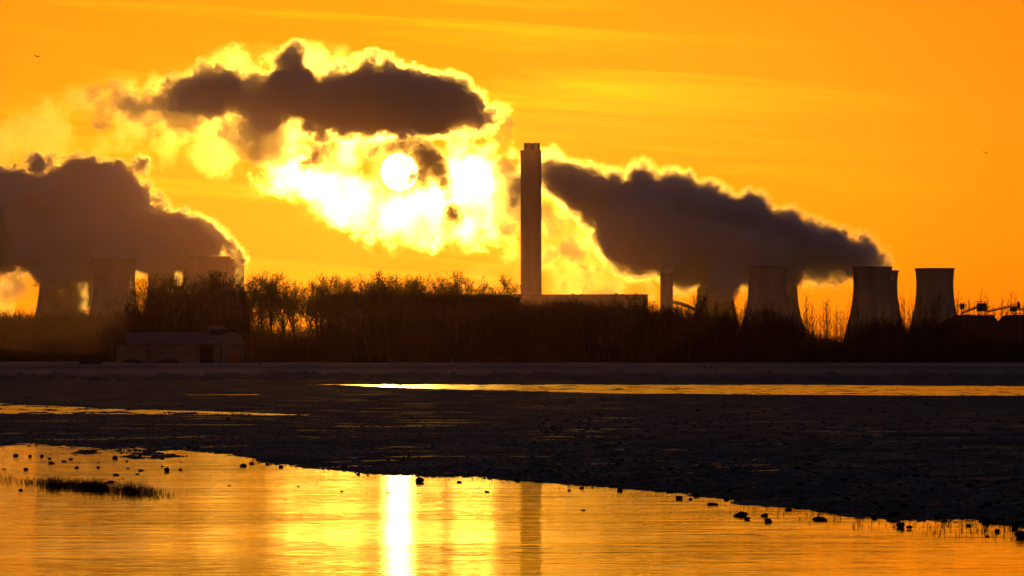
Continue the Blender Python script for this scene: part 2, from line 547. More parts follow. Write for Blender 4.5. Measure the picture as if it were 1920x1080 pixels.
cooling_tower(112, 489, 5015, 'leftmost cooling tower, its top lost in drifting steam', 81)
cooling_tower(214.5, 485, 4790, 'hazy cooling tower between the leftmost tower and the bare trees', 82)
cooling_tower(316, 490, 5025, 'cooling tower mostly hidden behind the trees at the left group', 82)
cooling_tower(389.5, 481, 4775, 'broad cooling tower top rising over the trees behind the barn', 84)
cooling_tower(419, 486, 4995, 'rearmost left tower whose right edge steams at the rim', 82)
cooling_tower(1341, 512, 5450, 'cooling tower beside the short chimney, top hidden by dark steam', 73)
cooling_tower(1439, 499, 5250, 'cooling tower with clear rim in the middle of the right group', 76)
cooling_tower(1459, 508, 5470, 'cooling tower half hidden behind the middle right tower', 77)
cooling_tower(1635.5, 500, 5290, 'front tower of the overlapping pair where the long plume starts', 75)
cooling_tower(1647, 507, 5430, 'rear tower of the overlapping pair where the long plume starts', 76)
cooling_tower(1753, 503, 5480, 'rightmost cooling tower, standing apart without steam', 74)


def chimney():
    D = 5019
    c = at(995.7, HORIZON, D)
    m = D / F
    t = tag(empty('chimney', (c.x, D, 0)), 'tall slab-sided chimney with two flue tips showing, right of the sun', 'chimney')
    H = (HORIZON - 282) * m + CAM_H
    hw = 39.5 * m / 2
    def ring(s, n=40):
        P = []
        for k in range(n):
            a = 2 * math.pi * k / n
            ca, sa = math.cos(a), math.sin(a)
            P.append((s * math.copysign(abs(ca) ** .55, ca), s * .92 * math.copysign(abs(sa) ** .55, sa)))
        return P
    b = MB(); P = []; Q = []
    zs = [(0, hw * 1.0), (H * .3, hw), (H - 3, hw * 1.0), (H - 2.9, hw * 1.012), (H, hw * 1.012)]
    n = 40
    for z, s in zs: P += [(x, y, z) for x, y in ring(s)]
    for i in range(len(zs) - 1):
        for k in range(n):
            Q.append((i * n + k, i * n + (k + 1) % n, (i + 1) * n + (k + 1) % n, (i + 1) * n + k))
    Q.append(tuple((len(zs) - 1) * n + k for k in range(n)))
    b.poly(P, Q).build('shaft', CONC2, t)
    fh = 14.5 * m
    for dx, dy in ((-6.3, -3.5), (9.6, -3.5), (8.6, 8.5)):
        r = 7.4 * m
        MB().lathe((dx * m, dy, H - .5), [(r, 0), (r, fh), (r - .5, fh), (r - .5, .2)], 32).build('flue', CONC2, t)
    return t


chimney()


def boiler_house():
    D = 5000
    m = D / F
    c = at(908, HORIZON, D + 45)
    t = tag(empty('boiler_house', (c.x, D + 45, 0)), 'long flat-roofed boiler house behind the trees and chimney foot', 'power station building')
    W = (1217 - 602) * m
    H = (HORIZON - 553.5) * m + CAM_H
    MB().box((0, 0, H / 2), (W, 80, H)).build('wall', SHEET, t)
    MB().box((0, 0, H + .6), (W + 1, 81, 1.2)).build('roof', STEEL, t)
    b = MB()
    for k in range(24):
        b.box((-W / 2 + W * (k + .5) / 24, -40.2, H * .5), (.5, .5, H - 2))
    b.build('wall_seams', SHEET, t)
    for x, w, h in ((1076, 5, 2.2), (1092, 3, 1.6), (1158, 7, 2.6), (1170, 3, 1.8), (1196, 2, 1.6)):
        MB().box(((x - 908) * m, 5, H + 1.2 + h * m / 2), (w * m, 6, h * m)).build('roof_vent', STEEL, t)
    return t


boiler_house()


def short_chimney():
    D = 5060
    m = D / F
    c = at(1250, HORIZON, D)
    t = tag(empty('short_chimney', (c.x, D, 0)), 'short stout chimney with pale capped top left of a conveyor', 'chimney')
    H = (HORIZON - 500) * m + CAM_H
    r = 12 * m
    MB().lathe((0, 0, 0), [(r, 0), (r, H - 7.5)], 40).build('shaft', CONC2, t, False)
    MB().lathe((0, 0, 0), [(r + .02, H - 7.5), (r + .25, H - 7.3), (r + .25, H - 1.6), (r - 1.3, H), (r - 2.5, H), (r - 2.5, H - 6)], 40).build('cap', surface('pale_concrete', (.34, .31, .28), (.42, .39, .35), .1, .9), t)
    return t


short_chimney()


def px3(x, y, D, dd=0):
    p = at(x, y, D)
    return Vector((p.x * (D + dd) / D, D + dd, p.z))


def curved_conveyor():
    D = 5080
    t = tag(empty('conveyor', at(1282, HORIZON, D) * 1.0), 'curved covered conveyor sloping down from the short chimney', 'conveyor')
    t.location.z = 0
    o = t.location.copy()
    P = [(1258, 564), (1266, 564.5), (1276, 567), (1288, 571), (1297, 575.5), (1305, 580)]
    g = MB(); r = MB(); lg = MB()
    for (x0, y0), (x1, y1) in zip(P, P[1:]):
        g.bar(px3(x0, y0 + 3, D) - o, px3(x1, y1 + 3, D) - o, 5, 3.6)
        r.bar(px3(x0, y0 - .8, D) - o, px3(x1, y1 - .8, D) - o, 5.6, .7)
    for x, y in ((1268, 567), (1278, 571), (1292, 576), (1301, 581)):
        lg.bar(px3(x, y + 3, D) - o, Vector((px3(x, y, D).x, D, 0)) - o, .7)
        lg.bar(px3(x + 1.5, y + 3, D) - o, Vector((px3(x + 4, y, D).x, D, 0)) - o, .5)
    g.build('gantry', SHEET, t); r.build('roof_rail', STEEL, t); lg.build('trestle', STEEL, t)
    for x0, x1, y, lab in ((1214, 1240, 588.5, 'low pipe bridge on posts between boiler house and short chimney'), (1264, 1306, 589.5, 'low pipe bridge on posts under the curved conveyor')):
        q = empty('pipe_bridge', (px3((x0 + x1) / 2, y, D).x, D + 6, 0))
        tag(q, lab, 'pipe bridge')
        oo = q.location
        d = MB().bar(px3(x0, y, D + 6) - oo, px3(x1, y, D + 6) - oo, 3, 1.2)
        d.bar(px3(x0, y + 4, D + 6) - oo, px3(x1, y + 4, D + 6) - oo, 1, .5)
        d.build('deck', STEEL, q)
        pb = MB()
        for k in range(6):
            x = x0 + (x1 - x0) * (k + .5) / 6
            pb.bar(px3(x, y, D + 6) - oo, Vector((px3(x, y, D + 6).x, D + 6, 0)) - oo, .8)
        pb.build('posts', STEEL, q)


curved_conveyor()


def coal_plant():
    D = 3000
    t = empty('coal_conveyor', (px3(1850, HORIZON, D).x, D, 0))
    tag(t, 'open steel conveyor gantries and transfer towers at right of the cooling towers', 'conveyor')
    o = t.location
    m = D / F
    def bx(x0, y0, x1, y1, dep, mb):
        a, b = px3(x0, y0, D), px3(x1, y1, D)
        mb.box(((a.x + b.x) / 2 - o.x, 0, (a.z + b.z) / 2), (abs(b.x - a.x), dep, abs(a.z - b.z)))
    def gantry(x0, y0, x1, y1, th):
        g = MB()
        for k in (-1, 1):
            g.bar(px3(x0, y0 + k * th / 2, D) - o, px3(x1, y1 + k * th / 2, D) - o, 2.0, .35)
        n = max(3, int(abs(x1 - x0) / 3))
        for k in range(n):
            f0, f1 = k / n, (k + 1) / n
            g.bar(px3(x0 + (x1 - x0) * f0, y0 + (y1 - y0) * f0 - th / 2, D) - o, px3(x0 + (x1 - x0) * f1, y0 + (y1 - y0) * f1 + th / 2, D) - o, .3)
        g.bar(px3(x0, y0 + th * .2, D) - o, px3(x1, y1 + th * .2, D) - o, 1.8, th * m * .55)
        g.build('gantry', STEEL, t)
    gantry(1803, 586, 1833, 575, 5)
    gantry(1851, 583.5, 1895, 574, 4)
    gantry(1905, 580, 1960, 578, 3)
    def tower(x0, x1, yt, yb, rails, posts):
        tw = MB()
        bx(x0, yt + 3.5, x1, yb - 6, 6, tw)
        for (a, b, y) in rails: bx(a, y, b, y + .8, 6.5, tw)
        for x in posts:
            bx(x - .5, yt, x + .5, HORIZON + 1, .9, tw)
        tw.build('transfer_tower', STEEL, t)
    tower(1801, 1808, 566, 586, ((1793, 1813, 571), (1793, 1813, 574)), (1802, 1807, 1795, 1811))
    tower(1832, 1849, 565, 590, ((1829, 1849, 565), (1832, 1852, 568.5), (1846, 1857, 574), (1846, 1857, 577), (1831, 1850, 583)), (1833, 1836, 1846, 1848, 1841, 1827))
    tower(1894, 1906, 571, 590, ((1892, 1907, 571.5), (1886, 1898, 587), (1904, 1925, 581), (1904, 1925, 587.5)), (1899.5, 1903, 1911, 1913))
    bb = MB(); bx(1907, 567, 1912, 578, 5, bb); bx(1908.5, 564.5, 1910, 567, 2, bb); bb.build('drive_house', STEEL, t)

    def mound(pts, lab):
        D2 = D + 60
        P = []; Q = []
        n = len(pts)
        x0 = px3((pts[0][0] + pts[-1][0]) / 2, HORIZON, D2).x
        for j in range(9):
            f = j / 8
            k = math.sin(math.pi * f) ** .6
            for x, y in pts:
                p = px3(x, y, D2)
                P.append((p.x - x0, (f - .5) * 90, max(p.z * k + random.uniform(-.5, .5) * k, -.3)))
        for j in range(8):
            for i in range(n - 1):
                Q.append((j * n + i, j * n + i + 1, (j + 1) * n + i + 1, (j + 1) * n + i))
        ob = MB().poly(P, Q).build('coal_heap', COAL, None, False)
        ob.location = (x0, D2, 0)
        tag(ob, lab, 'coal heap')
    mound([(1700, 664), (1735, 630), (1775, 600), (1795, 591.5), (1815, 590), (1840, 590.5), (1862, 591), (1866, 596), (1871, 602), (1885, 620), (1920, 664)], 'flat-topped dark heap under the first conveyor tower')
    mound([(1825, 664), (1858, 620), (1872, 602), (1877, 595), (1883, 590.5), (1900, 589.5), (1930, 589), (1990, 592), (2060, 664)], 'dark heap at the right edge under the last conveyor tower')


coal_plant()
# ------------------------------------------------------------------ bare trees
BARK = surface('bark', (.030, .025, .020), (.060, .050, .040), 2.0, .95)
TWIG = surface('twig', (.035, .027, .022), (.060, .045, .036), 3.0, .95)
BRUSH = surface('brush', (.014, .012, .011), (.026, .022, .019), .3, .95)


def tubes(paths, sides=3):
    """paths: list of (points[n,3], radii[n]); -> vertices, quads"""
    V, Q, base = [], [], 0
    ang = np.arange(sides) * 2 * np.pi / sides
    ca, sa = np.cos(ang), np.sin(ang)
    for p, r in paths:
        n = len(p)
        d = np.gradient(p, axis=0)
        d /= np.linalg.norm(d, axis=1, keepdims=True) + 1e-9
        ref = np.array([.31, .9, .3]) if abs(d[0, 2]) > .8 else np.array([0, 0, 1.])
        s = np.cross(d, ref); s /= np.linalg.norm(s, axis=1, keepdims=True) + 1e-9
        u = np.cross(d, s)
        ring = p[:, None, :] + r[:, None, None] * (s[:, None, :] * ca[None, :, None] + u[:, None, :] * sa[None, :, None])
        V.append(ring.reshape(-1, 3))
        i = np.arange(n - 1)[:, None] * sides; k = np.arange(sides)[None, :]; k2 = (k + 1) % sides
        Q.append((base + np.stack([i + k, i + k2, i + sides + k2, i + sides + k], -1)).reshape(-1, 4))
        base += n * sides
    return np.concatenate(V), np.concatenate(Q)


def unit(v): return v / (np.linalg.norm(v) + 1e-9)


def grow(r, p, d, L, rad, lev, spec, out):
    n = (7, 6, 5, 4, 3, 3)[lev]
    wob, up = spec['wob'][lev], spec['up'][lev]
    P = [p]; D = [d]
    for i in range(n - 1):
        d = unit(d + r.normal(size=3) * wob + np.array([0, 0, up]))
        p = p + d * L / (n - 1)
        P.append(p); D.append(d)
    P = np.array(P)
    t = np.linspace(0, 1, n)
    R = np.maximum(rad * (1 - t * spec['taper'][lev]), spec['rmin'])
    out[lev].append((P, R))
    if lev + 1 >= len(spec['kids']) + 0: return
    k = spec['kids'][lev]
    k = max(1, int(r.normal(k, k * .2) + .5))
    a0 = r.uniform(0, 6.28)
    for j in range(k):
        f = spec['first'][lev] + (1 - spec['first'][lev]) * ((j + r.uniform(.2, .9)) / k) ** spec['bias']
        f = min(f, .995)
        i = min(int(f * (n - 1)), n - 2); w = f * (n - 1) - i
        q = P[i] * (1 - w) + P[i + 1] * w
        dd = D[i]
        ref = unit(np.cross(dd, np.array([.3, .2, .9]))); ref2 = np.cross(dd, ref)
        a = a0 + j * 2.4 + r.normal() * .4
        th = math.radians(max(8, r.normal(spec['ang'][lev], 9)))
        nd = unit(dd * math.cos(th) + (ref * math.cos(a) + ref2 * math.sin(a)) * math.sin(th))
        l = L * spec['len'][lev] * r.uniform(.7, 1.15) * (1 - spec['short'] * f)
        grow(r, q, nd, l, max(R[i] * spec['thin'][lev], spec['rmin']), lev + 1, spec, out)


SPEC = {
    'broad': dict(trunk=.44, rad=.30, wob=(.05, .13, .17, .2, .25), up=(.02, .07, .06, .04, .03), taper=(.45, .6, .7, .7, .6), rmin=.021,
                  kids=(7, 8, 8, 5, 0), first=(.45, .25, .2, .15), bias=.8, ang=(42, 40, 42, 46), len=(1.0, .52, .55, .6), short=.25, thin=(.55, .5, .5, .6)),
    'upright': dict(trunk=.62, rad=.24, wob=(.05, .1, .15, .2, .25), up=(.02, .10, .08, .05, .03), taper=(.55, .6, .7, .7, .6), rmin=.020,
                    kids=(12, 7, 6, 4, 0), first=(.3, .25, .2, .15), bias=.9, ang=(30, 32, 38, 44), len=(.52, .5, .55, .6), short=.3, thin=(.45, .5, .5, .6)),
    'poplar': dict(trunk=.97, rad=.12, wob=(.02, .07, .12, .2), up=(.01, .12, .06, .03), taper=(.85, .7, .7, .6), rmin=.017,
                   kids=(26, 5, 2, 0), first=(.22, .2, .2), bias=1.0, ang=(34, 34, 40), len=(.26, .42, .5), short=.62, thin=(.4, .55, .6)),
    'shrub': dict(trunk=.35, rad=.10, wob=(.1, .15, .18, .22, .25), up=(.02, .08, .06, .04, .02), taper=(.4, .6, .6, .6, .5), rmin=.020,
                  kids=(9, 7, 6, 4, 0), first=(.05, .15, .15, .1), bias=.8, ang=(30, 30, 38, 42), len=(1.25, .5, .5, .6), short=.1, thin=(.6, .5, .5, .6)),
}


def tree_meshes(kind, H, seed):
    r = np.random.default_rng(seed)
    sp = SPEC[kind]
    out = [[] for _ in range(6)]
    grow(r, np.zeros(3), unit(np.array([r.normal() * .04, r.normal() * .04, 1.])), H * sp['trunk'], sp['rad'] * H / 17, 0, sp, out)
    zmax = max(p[:, 2].max() for lev in out for p, _ in lev)
    k = H / zmax
    big = [(p * k, rr) for lev in out[:2] for p, rr in lev]
    small = [(p * k, rr) for lev in out[2:] for p, rr in lev]
    if kind == 'poplar':
        big = [(p * k, rr) for p, rr in out[0]]; small = [(p * k, rr) for lev in out[1:] for p, rr in lev]
    def me(nm, paths, s, mat):
        v, q = tubes(paths, s)
        o = mesh_from(nm, v, q, mat, None, True)
        d = o.data
        bpy.data.objects.remove(o)
        return d
    return me('trunk', big, 6, BARK), me('crown', small, 3, TWIG), H


PROTO = {}
for kind, hs in (('broad', (17, 17, 17, 17, 17)), ('upright', (17, 17, 17)), ('poplar', (12, 12, 12, 12)), ('shrub', (8, 8, 8))):
    PROTO[kind] = [tree_meshes(kind, h, 100 + 17 * i + len(kind)) for i, h in enumerate(hs)]


def plant(kind, px, ytop, Y, name, label, cat, group=None, wide=1.0, which=None, rz=None):
    a, b, H = PROTO[kind][random.randrange(len(PROTO[kind])) if which is None else which % len(PROTO[kind])]
    h = at(px, ytop, Y).z
    s = h / H
    t = tag(empty(name, (gx(px, Y), Y, 0), random.uniform(0, 6.28) if rz is None else rz), label, cat, group)
    t.scale = (s * wide, s * wide, s)
    for nm, d in (('trunk', a), ('crown', b)):
        o = bpy.data.objects.new(nm, d)
        o.parent = t
        col.objects.link(o)
    return t


# the tall row, left to right: px, top, spread
ROW = [(205, 606, .9, 'shrub'), (222, 588, 1, 'broad'), (243, 568, 1, 'upright'), (262, 548, 1, 'broad'), (283, 524, 1, 'broad'), (303, 507, 1.0, 'broad'), (328, 513, .9, 'upright'),
       (350, 510, .9, 'broad'), (374, 513, .9, 'broad'), (398, 506, 1.05, 'broad'), (418, 504, 1.0, 'upright'), (438, 508, 1, 'broad'), (458, 511, .9, 'upright'), (474, 506, 1.0, 'broad'),
       (497, 507, 1.0, 'broad'), (517, 506, .95, 'broad'), (537, 514, .9, 'broad'), (556, 522, .85, 'upright'), (578, 520, .9, 'broad'), (598, 518, .9, 'broad'), (622, 510, 1.0, 'broad'),
       (647, 501, 1.1, 'broad'), (668, 508, .95, 'broad'), (692, 513, .9, 'broad'), (715, 510, 1, 'upright'), (738, 512, .85, 'broad'), (757, 501, 1.05, 'broad'), (778, 506, .9, 'broad'),
       (802, 510, 1, 'broad'), (822, 512, 1.0, 'broad'), (842, 520, .8, 'upright'), (860, 504, .55, 'upright'), (880, 512, .85, 'broad'), (905, 508, 1.25, 'broad'), (926, 516, .8, 'broad'), (948, 541, .7, 'broad'), (966, 548, .7, 'upright')]
for i, (x, y, w, kd) in enumerate(ROW):
    lab = 'bare winter tree, %s from the left in the tall row behind the barn and field' % ordinal(i + 1)
    if i == 0: lab = 'low bare bush at the left end of the tree row by the pole'
    if x == 860: lab = 'narrow bare tree standing just left of the wide open-crowned tree'
    if x == 905: lab = 'wide open-crowned bare tree near the right end of the tall row'
    plant(kd, x, y, 815 + random.uniform(-12, 30), 'bare_tree', lab, 'tree', 'bare trees of the tall row', w, i)
# a second, lower rank filling in behind
for i in range(38):
    x = 270 + 690 * (i + random.uniform(.1, .9)) / 38
    top = lerp([(b[0], b[1]) for b in ROW], x) + random.uniform(10, 42)
    if 476 < x < 600 and random.random() < .5: continue
    plant(random.choice(('broad', 'upright')), x, top, 850 + random.uniform(0, 60), 'bare_tree', 'bare tree in the tangled rank behind the tall front row', 'tree', 'rear rank of bare trees', random.uniform(.7, 1))
# scrubby trees under the chimney and the boiler house
for i in range(40):
    x = 950 + 360 * (i + random.uniform(.1, .9)) / 40
    top = random.uniform(548, 590)
    plant(random.choice(('broad', 'shrub', 'shrub', 'upright')), x, top, 800 + random.uniform(0, 60), 'scrub_tree', 'low scrubby bare tree in the thicket below the chimney and boiler house', 'tree', 'scrub below the chimney', random.uniform(.8, 1.1))
# slender saplings of the plantation at right
GAPS = [(1210, 1305, 11, 566, 604, 'slender bare sapling in front of the short chimney and conveyor'),
        (1305, 1500, 26, 555, 590, 'slender bare sapling before the middle cooling towers'),
        (1502, 1598, 30, 546, 600, 'slender bare sapling in the bright gap left of the plume tower'),
        (1598, 1690, 16, 550, 598, 'slender bare sapling before the overlapping pair of towers'),
        (1688, 1716, 8, 543, 580, 'slender bare sapling in the bright gap beside the rightmost tower'),
        (1716, 1790, 14, 540, 590, 'slender bare sapling before the rightmost cooling tower'),
        (1792, 1945, 38, 538, 590, 'slender bare sapling among the conveyors at right')]
for x0, x1, n, y0, y1, lab in GAPS:
    for i in range(n):
        x = x0 + (x1 - x0) * (i + random.uniform(.1, .9)) / n
        plant('poplar', x, y0 + (y1 - y0) * random.random() ** .8, 790 + random.uniform(0, 70), 'bare_sapling', lab, 'tree', lab[7:] + 's'[:0], random.uniform(.75, 1.25))


def brush(name, prof, Y0, Y1, per_m, label, cat, w=.05, mat=BRUSH, jag=.4, kind='stuff'):
    r = np.random.default_rng(len(name) + int(Y0))
    x0, x1 = gx(prof[0][0], (Y0 + Y1) / 2), gx(prof[-1][0], (Y0 + Y1) / 2)
    n = int((x1 - x0) * per_m)
    X = r.uniform(x0, x1, n); Y = r.uniform(Y0, Y1, n)
    px = 960 + X / Y * F
    top = CAM_H + (HORIZON - lerp(prof, px)) * Y / F
    top = top * (1 + .35 * np.interp(X, np.linspace(x0, x1, int((x1 - x0) / (w * 50)) + 3), r.uniform(-.6, .5, int((x1 - x0) / (w * 50)) + 3)))
    H = top * (1 - jag * r.random(n) ** 1.5) * np.where(r.random(n) < .04, r.uniform(1.0, 1.15, n), 1)
    H = np.maximum(H, .5)
    t = np.array([0, .35, .7, 1.0])
    lean = r.normal(0, .20, (n, 2))
    bend = r.normal(0, .22, (n, 2))
    P = np.zeros((n, 4, 3))
    for k in range(4):
        P[:, k, 0] = X + H * (lean[:, 0] * t[k] + bend[:, 0] * t[k] ** 2 * np.sin(t[k] * 3))
        P[:, k, 1] = Y + H * (lean[:, 1] * t[k])
        P[:, k, 2] = H * t[k]
    W = w * r.uniform(.5, 1.5, n)[:, None] * np.array([1, .8, .5, .15])[None, :]
    a = r.uniform(0, np.pi, n)
    paths = [P, W]
    sides = 3
    ang = a[:, None] + np.arange(sides)[None, :] * 2 * np.pi / 3
    ring = np.zeros((n, 4, sides, 3))
    ring[..., 0] = P[:, :, None, 0] + W[:, :, None] * np.cos(ang)[:, None, :]
    ring[..., 1] = P[:, :, None, 1] + W[:, :, None] * np.sin(ang)[:, None, :]
    ring[..., 2] = P[:, :, None, 2]
    V = ring.reshape(-1, 3)
    b = (np.arange(n) * 12)[:, None, None]
    i = (np.arange(3) * 3)[None, :, None]; k = np.arange(3)[None, None, :]; k2 = (k + 1) % 3
    Q = np.stack([b + i + k, b + i + k2, b + i + 3 + k2, b + i + 3 + k], -1).reshape(-1, 4)
    # side twigs as thin slivers
    m = n * 4
    j = r.integers(0, n, m); f = r.uniform(.25, .98, m)
    base = P[j, 0] * (1 - f)[:, None] + P[j, 3] * f[:, None]
    L = H[j] * r.uniform(.10, .30, m)
    th = r.uniform(0, 2 * np.pi, m); el = r.uniform(.3, 1.2, m)
    dv = np.stack([np.cos(th) * np.cos(el), np.sin(th) * np.cos(el), np.sin(el)], 1)
    tip = base + dv * L[:, None]
    o1 = np.stack([-np.sin(th), np.cos(th), np.zeros(m)], 1) * (w * .5)
    V2 = np.stack([base - o1, base + o1, base + np.array([0, 0, w * .6]), tip], 1).reshape(-1, 3)
    bb = len(V) + np.arange(m)[:, None] * 4
    T = np.concatenate([bb + np.array([[0, 1, 3, 3]]), bb + np.array([[1, 2, 3, 3]]), bb + np.array([[2, 0, 3, 3]])])
    me = bpy.data.meshes.new(name)
    AV = np.concatenate([V, V2]).astype(np.float32)
    T = T[:, :3]
    me.vertices.add(len(AV)); me.vertices.foreach_set('co', AV.ravel())
    loops = np.concatenate([Q.ravel(), T.ravel()]).astype(np.int32)
    me.loops.add(len(loops)); me.loops.foreach_set('vertex_index', loops)
    ls = np.concatenate([np.arange(len(Q)) * 4, len(Q) * 4 + np.arange(len(T)) * 3]).astype(np.int32)
    me.polygons.add(len(ls)); me.polygons.foreach_set('loop_start', ls)
    me.update(calc_edges=True)
    me.materials.append(mat)
    o = bpy.data.objects.new(name, me); col.objects.link(o)
    return tag(o, label, cat, kind=kind)


brush('undergrowth', [(196, 650), (215, 632), (240, 612), (270, 585), (300, 578), (460, 585), (480, 598), (520, 606), (600, 604), (700, 590), (800, 590), (900, 586), (940, 572), (1000, 570), (1100, 574), (1220, 585), (1300, 584),
                      (1400, 582), (1490, 600), (1510, 622), (1550, 630), (1592, 625), (1610, 600), (1690, 606), (1705, 618), (1720, 600), (1790, 605), (1800, 622), (1860, 634), (1960, 640)], 800, 870, 125,
      'dense dark bare undergrowth filling the tree line behind the field', 'undergrowth')
FARW = surface('far_wood', (.03, .026, .02), (.05, .042, .032), .1, .95)
brush('distant_woodland', [(-260, 584), (-60, 587), (0, 589), (30, 592), (62, 599), (80, 594), (110, 586), (150, 584), (220, 586), (300, 600)], 2500, 2700, 30, 'hazy wooded rise far behind the field at the left edge', 'woodland', w=.25, mat=FARW, jag=.2)
brush('distant_woodland', [(60, 640), (120, 634), (200, 630), (260, 640)], 1500, 1600, 40, 'hazy wood at middle distance left of the barn', 'woodland', w=.14, mat=FARW, jag=.3)


def hedge(x0, x1, y, Y, label):
    o = brush('hedge', [(x0, y + 6), (x0 + 8, y), ((x0 + x1) / 2, y + 3), (x1 - 8, y + 1), (x1, y + 6)], Y, Y + 6, 260, label, 'hedge', w=.04, kind='thing')
    return o


hedge(-40, 22, 649, 880, 'rounded dark hedge at the left edge of the far field')
hedge(18, 112, 657, 890, 'low clipped hedge running along the far field at left')
hedge(110, 215, 662, 900, 'thin low hedge between the lone bush and the barn')
plant('shrub', 122, 623, 870, 'bare_bush', 'lone rounded bare bush above the low hedge at left', 'bush', None, 1.2, 1)
# ------------------------------------------------------------------ ground and water
_tab = np.random.default_rng(99).random((256, 256)).astype(np.float32)


def vnoise(x, y):
    xi = np.floor(x).astype(np.int64); yi = np.floor(y).astype(np.int64)
    fx = (x - xi).astype(np.float32); fy = (y - yi).astype(np.float32)
    fx = fx * fx * (3 - 2 * fx); fy = fy * fy * (3 - 2 * fy)
    g = lambda a, b: _tab[a & 255, b & 255]
    return (g(xi, yi) * (1 - fx) + g(xi + 1, yi) * fx) * (1 - fy) + (g(xi, yi + 1) * (1 - fx) + g(xi + 1, yi + 1) * fx) * fy * 1.0


def fbm(x, y, o=4, gain=.5):
    s = 0; a = 1; t = 0
    for i in range(o):
        s = s + a * (vnoise(x * 2 ** i + 17.3 * i, y * 2 ** i + 5.1 * i) - .5); t += a; a *= gain
    return s / t * 2


SHORE = [(-300, 832), (-100, 838), (0, 843), (150, 848), (300, 853), (420, 861), (500, 872), (600, 884), (700, 890), (800, 893), (950, 899), (1050, 904), (1200, 916),
         (1300, 925), (1400, 939), (1500, 952), (1600, 964), (1700, 972), (1800, 979), (1920, 990), (2050, 1003), (2300, 1030)]
GY = np.arange(666, 1100.0, 1)
GD = np.array([ground_y(v) for v in GY])


def ground_dist(py): return np.interp(py, GY, GD)


CH_LO = [(-400, 720.6), (560, 721.2), (640, 723), (800, 729), (1000, 735), (1200, 739), (1920, 744), (2300, 748)]
CH_HI = [(-400, 720.0), (560, 720.2), (640, 720.6), (1000, 721), (1500, 721.5), (1920, 724), (2300, 727)]
PU_LO = [(-400, 778), (0, 776), (300, 778), (500, 779.5), (625, 779)]
PU_HI = [(-400, 752), (0, 755), (100, 761), (250, 767), (450, 773), (625, 778)]


def sstep(a, b, x):
    t = np.clip((x - a) / (b - a), 0, 1)
    return t * t * (3 - 2 * t)


def ground_h(X, Y):
    px = 960 + X / Y * F
    wob = 1 + .03 * fbm(X * .5, Y * .12, 3)
    sh = ground_dist(lerp(SHORE, px))
    s = (Y * wob - sh)
    right = sstep(900, 1500, px)
    left = 1 - sstep(350, 560, px)
    h = np.where(s > 0, (.085 - .03 * left) * np.tanh(s / (5.0 - 2.5 * right + 6 * left)), .14 * np.tanh(s / (5 + 4 * left)))
    # shallow, broken shore at left; cloddy bank at right
    h = h - .03 * left * np.exp(-((s - 2) / 4) ** 2)
    rough = .016 + .026 * np.exp(-np.maximum(s, 0) / 14) * (.5 + right + .8 * left)
    h = h + rough * fbm(X * 1.1, Y * .8, 5, .62) * np.where(s > -3, 1, np.exp((s + 3) / 2))
    h = h + (.085 * left + .03) * np.exp(-((s + 1.5 * left) / (2.5 + 4 * left)) ** 2) * fbm(X * 1.9, Y * .45, 5, .6)
    land = sstep(0, 5, s)
    lump = np.clip(fbm(X * 2.6, Y * 1.6, 3), 0, 1)
    h = h + land * (.06 * right * np.exp(-s / 22) + .02 * np.exp(-s / 60)) * lump ** 1.2 * 1.8
    h = h + land * .012 * fbm(X * .35, Y * .2, 3)
    # channel and puddle
    def hollow(lo, hi, h, depth, fadex=None):
        y0, y1 = ground_dist(lerp(lo, px)), ground_dist(lerp(hi, px))
        m = np.minimum(Y - y0, y1 - Y) + np.minimum((y1 - y0) * .1, 3.5) * fbm(X * .25, Y * .08, 5, .6)
        k = sstep(-1.0, 1.2, m)
        if fadex is not None: k = k * (1 - sstep(fadex - 60, fadex + 6, px))
        return h * (1 - k) + k * (.055 * fbm(X * 1.3, Y * .5, 4, .7) - depth)
    near = sstep(90, 105, Y)
    h = h * (1 - near) + near * (.035 + .010 * fbm(X * .3, Y * .1, 4) + .008 * fbm(X * 1.6, Y * .5, 3) + .02 * sstep(180, 330, Y))
    h = hollow(PU_LO, PU_HI, h, .006 + .012 * fbm(X * .45, Y * .14, 4), 620)
    h = hollow(CH_LO, CH_HI, h, .009 + .006 * sstep(700, 1300, px))
    # thin wet slivers
    for (xa, xb, py, th) in ((330, 520, 740.5, 1.2), (1650, 1990, 824, 3.5), (1740, 1990, 838, 5), (-200, 146, 677.3, 1.0), (470, 640, 838, 3.5), (1230, 1480, 846, 4)):
        yc = ground_dist(py); dy = ground_dist(py - th) - yc
        k = sstep(1.2, .4, np.abs(Y - yc + .6 * dy * fbm(X * .2, Y * .05, 2)) / dy) * sstep(xa - 10, xa + 30, px) * (1 - sstep(xb - 40, xb + 5, px))
        h = h * (1 - k) + k * (.05 * fbm(X * 1.1, Y * .4, 4, .7) - .012)
    # ploughed ridges across the far field
    for (py, amp, wid) in ((708.5, .42, 14), (713, .2, 9), (704, .2, 9), (688, .22, 30), (683.5, .12, 30), (697, .16, 12)):
        yc = ground_dist(py)
        k = np.exp(-((Y - yc + 8 * fbm(X * .02, Y * 0, 2)) / wid) ** 2)
        h = h + k * amp * np.clip(.15 + 1.8 * fbm(X * .75, Y * .25, 4, .65), 0, 1.4)
    h = h + sstep(420, 620, Y) * .07 * np.clip(fbm(X * .5, Y * .2, 4), 0, 1)
    return h


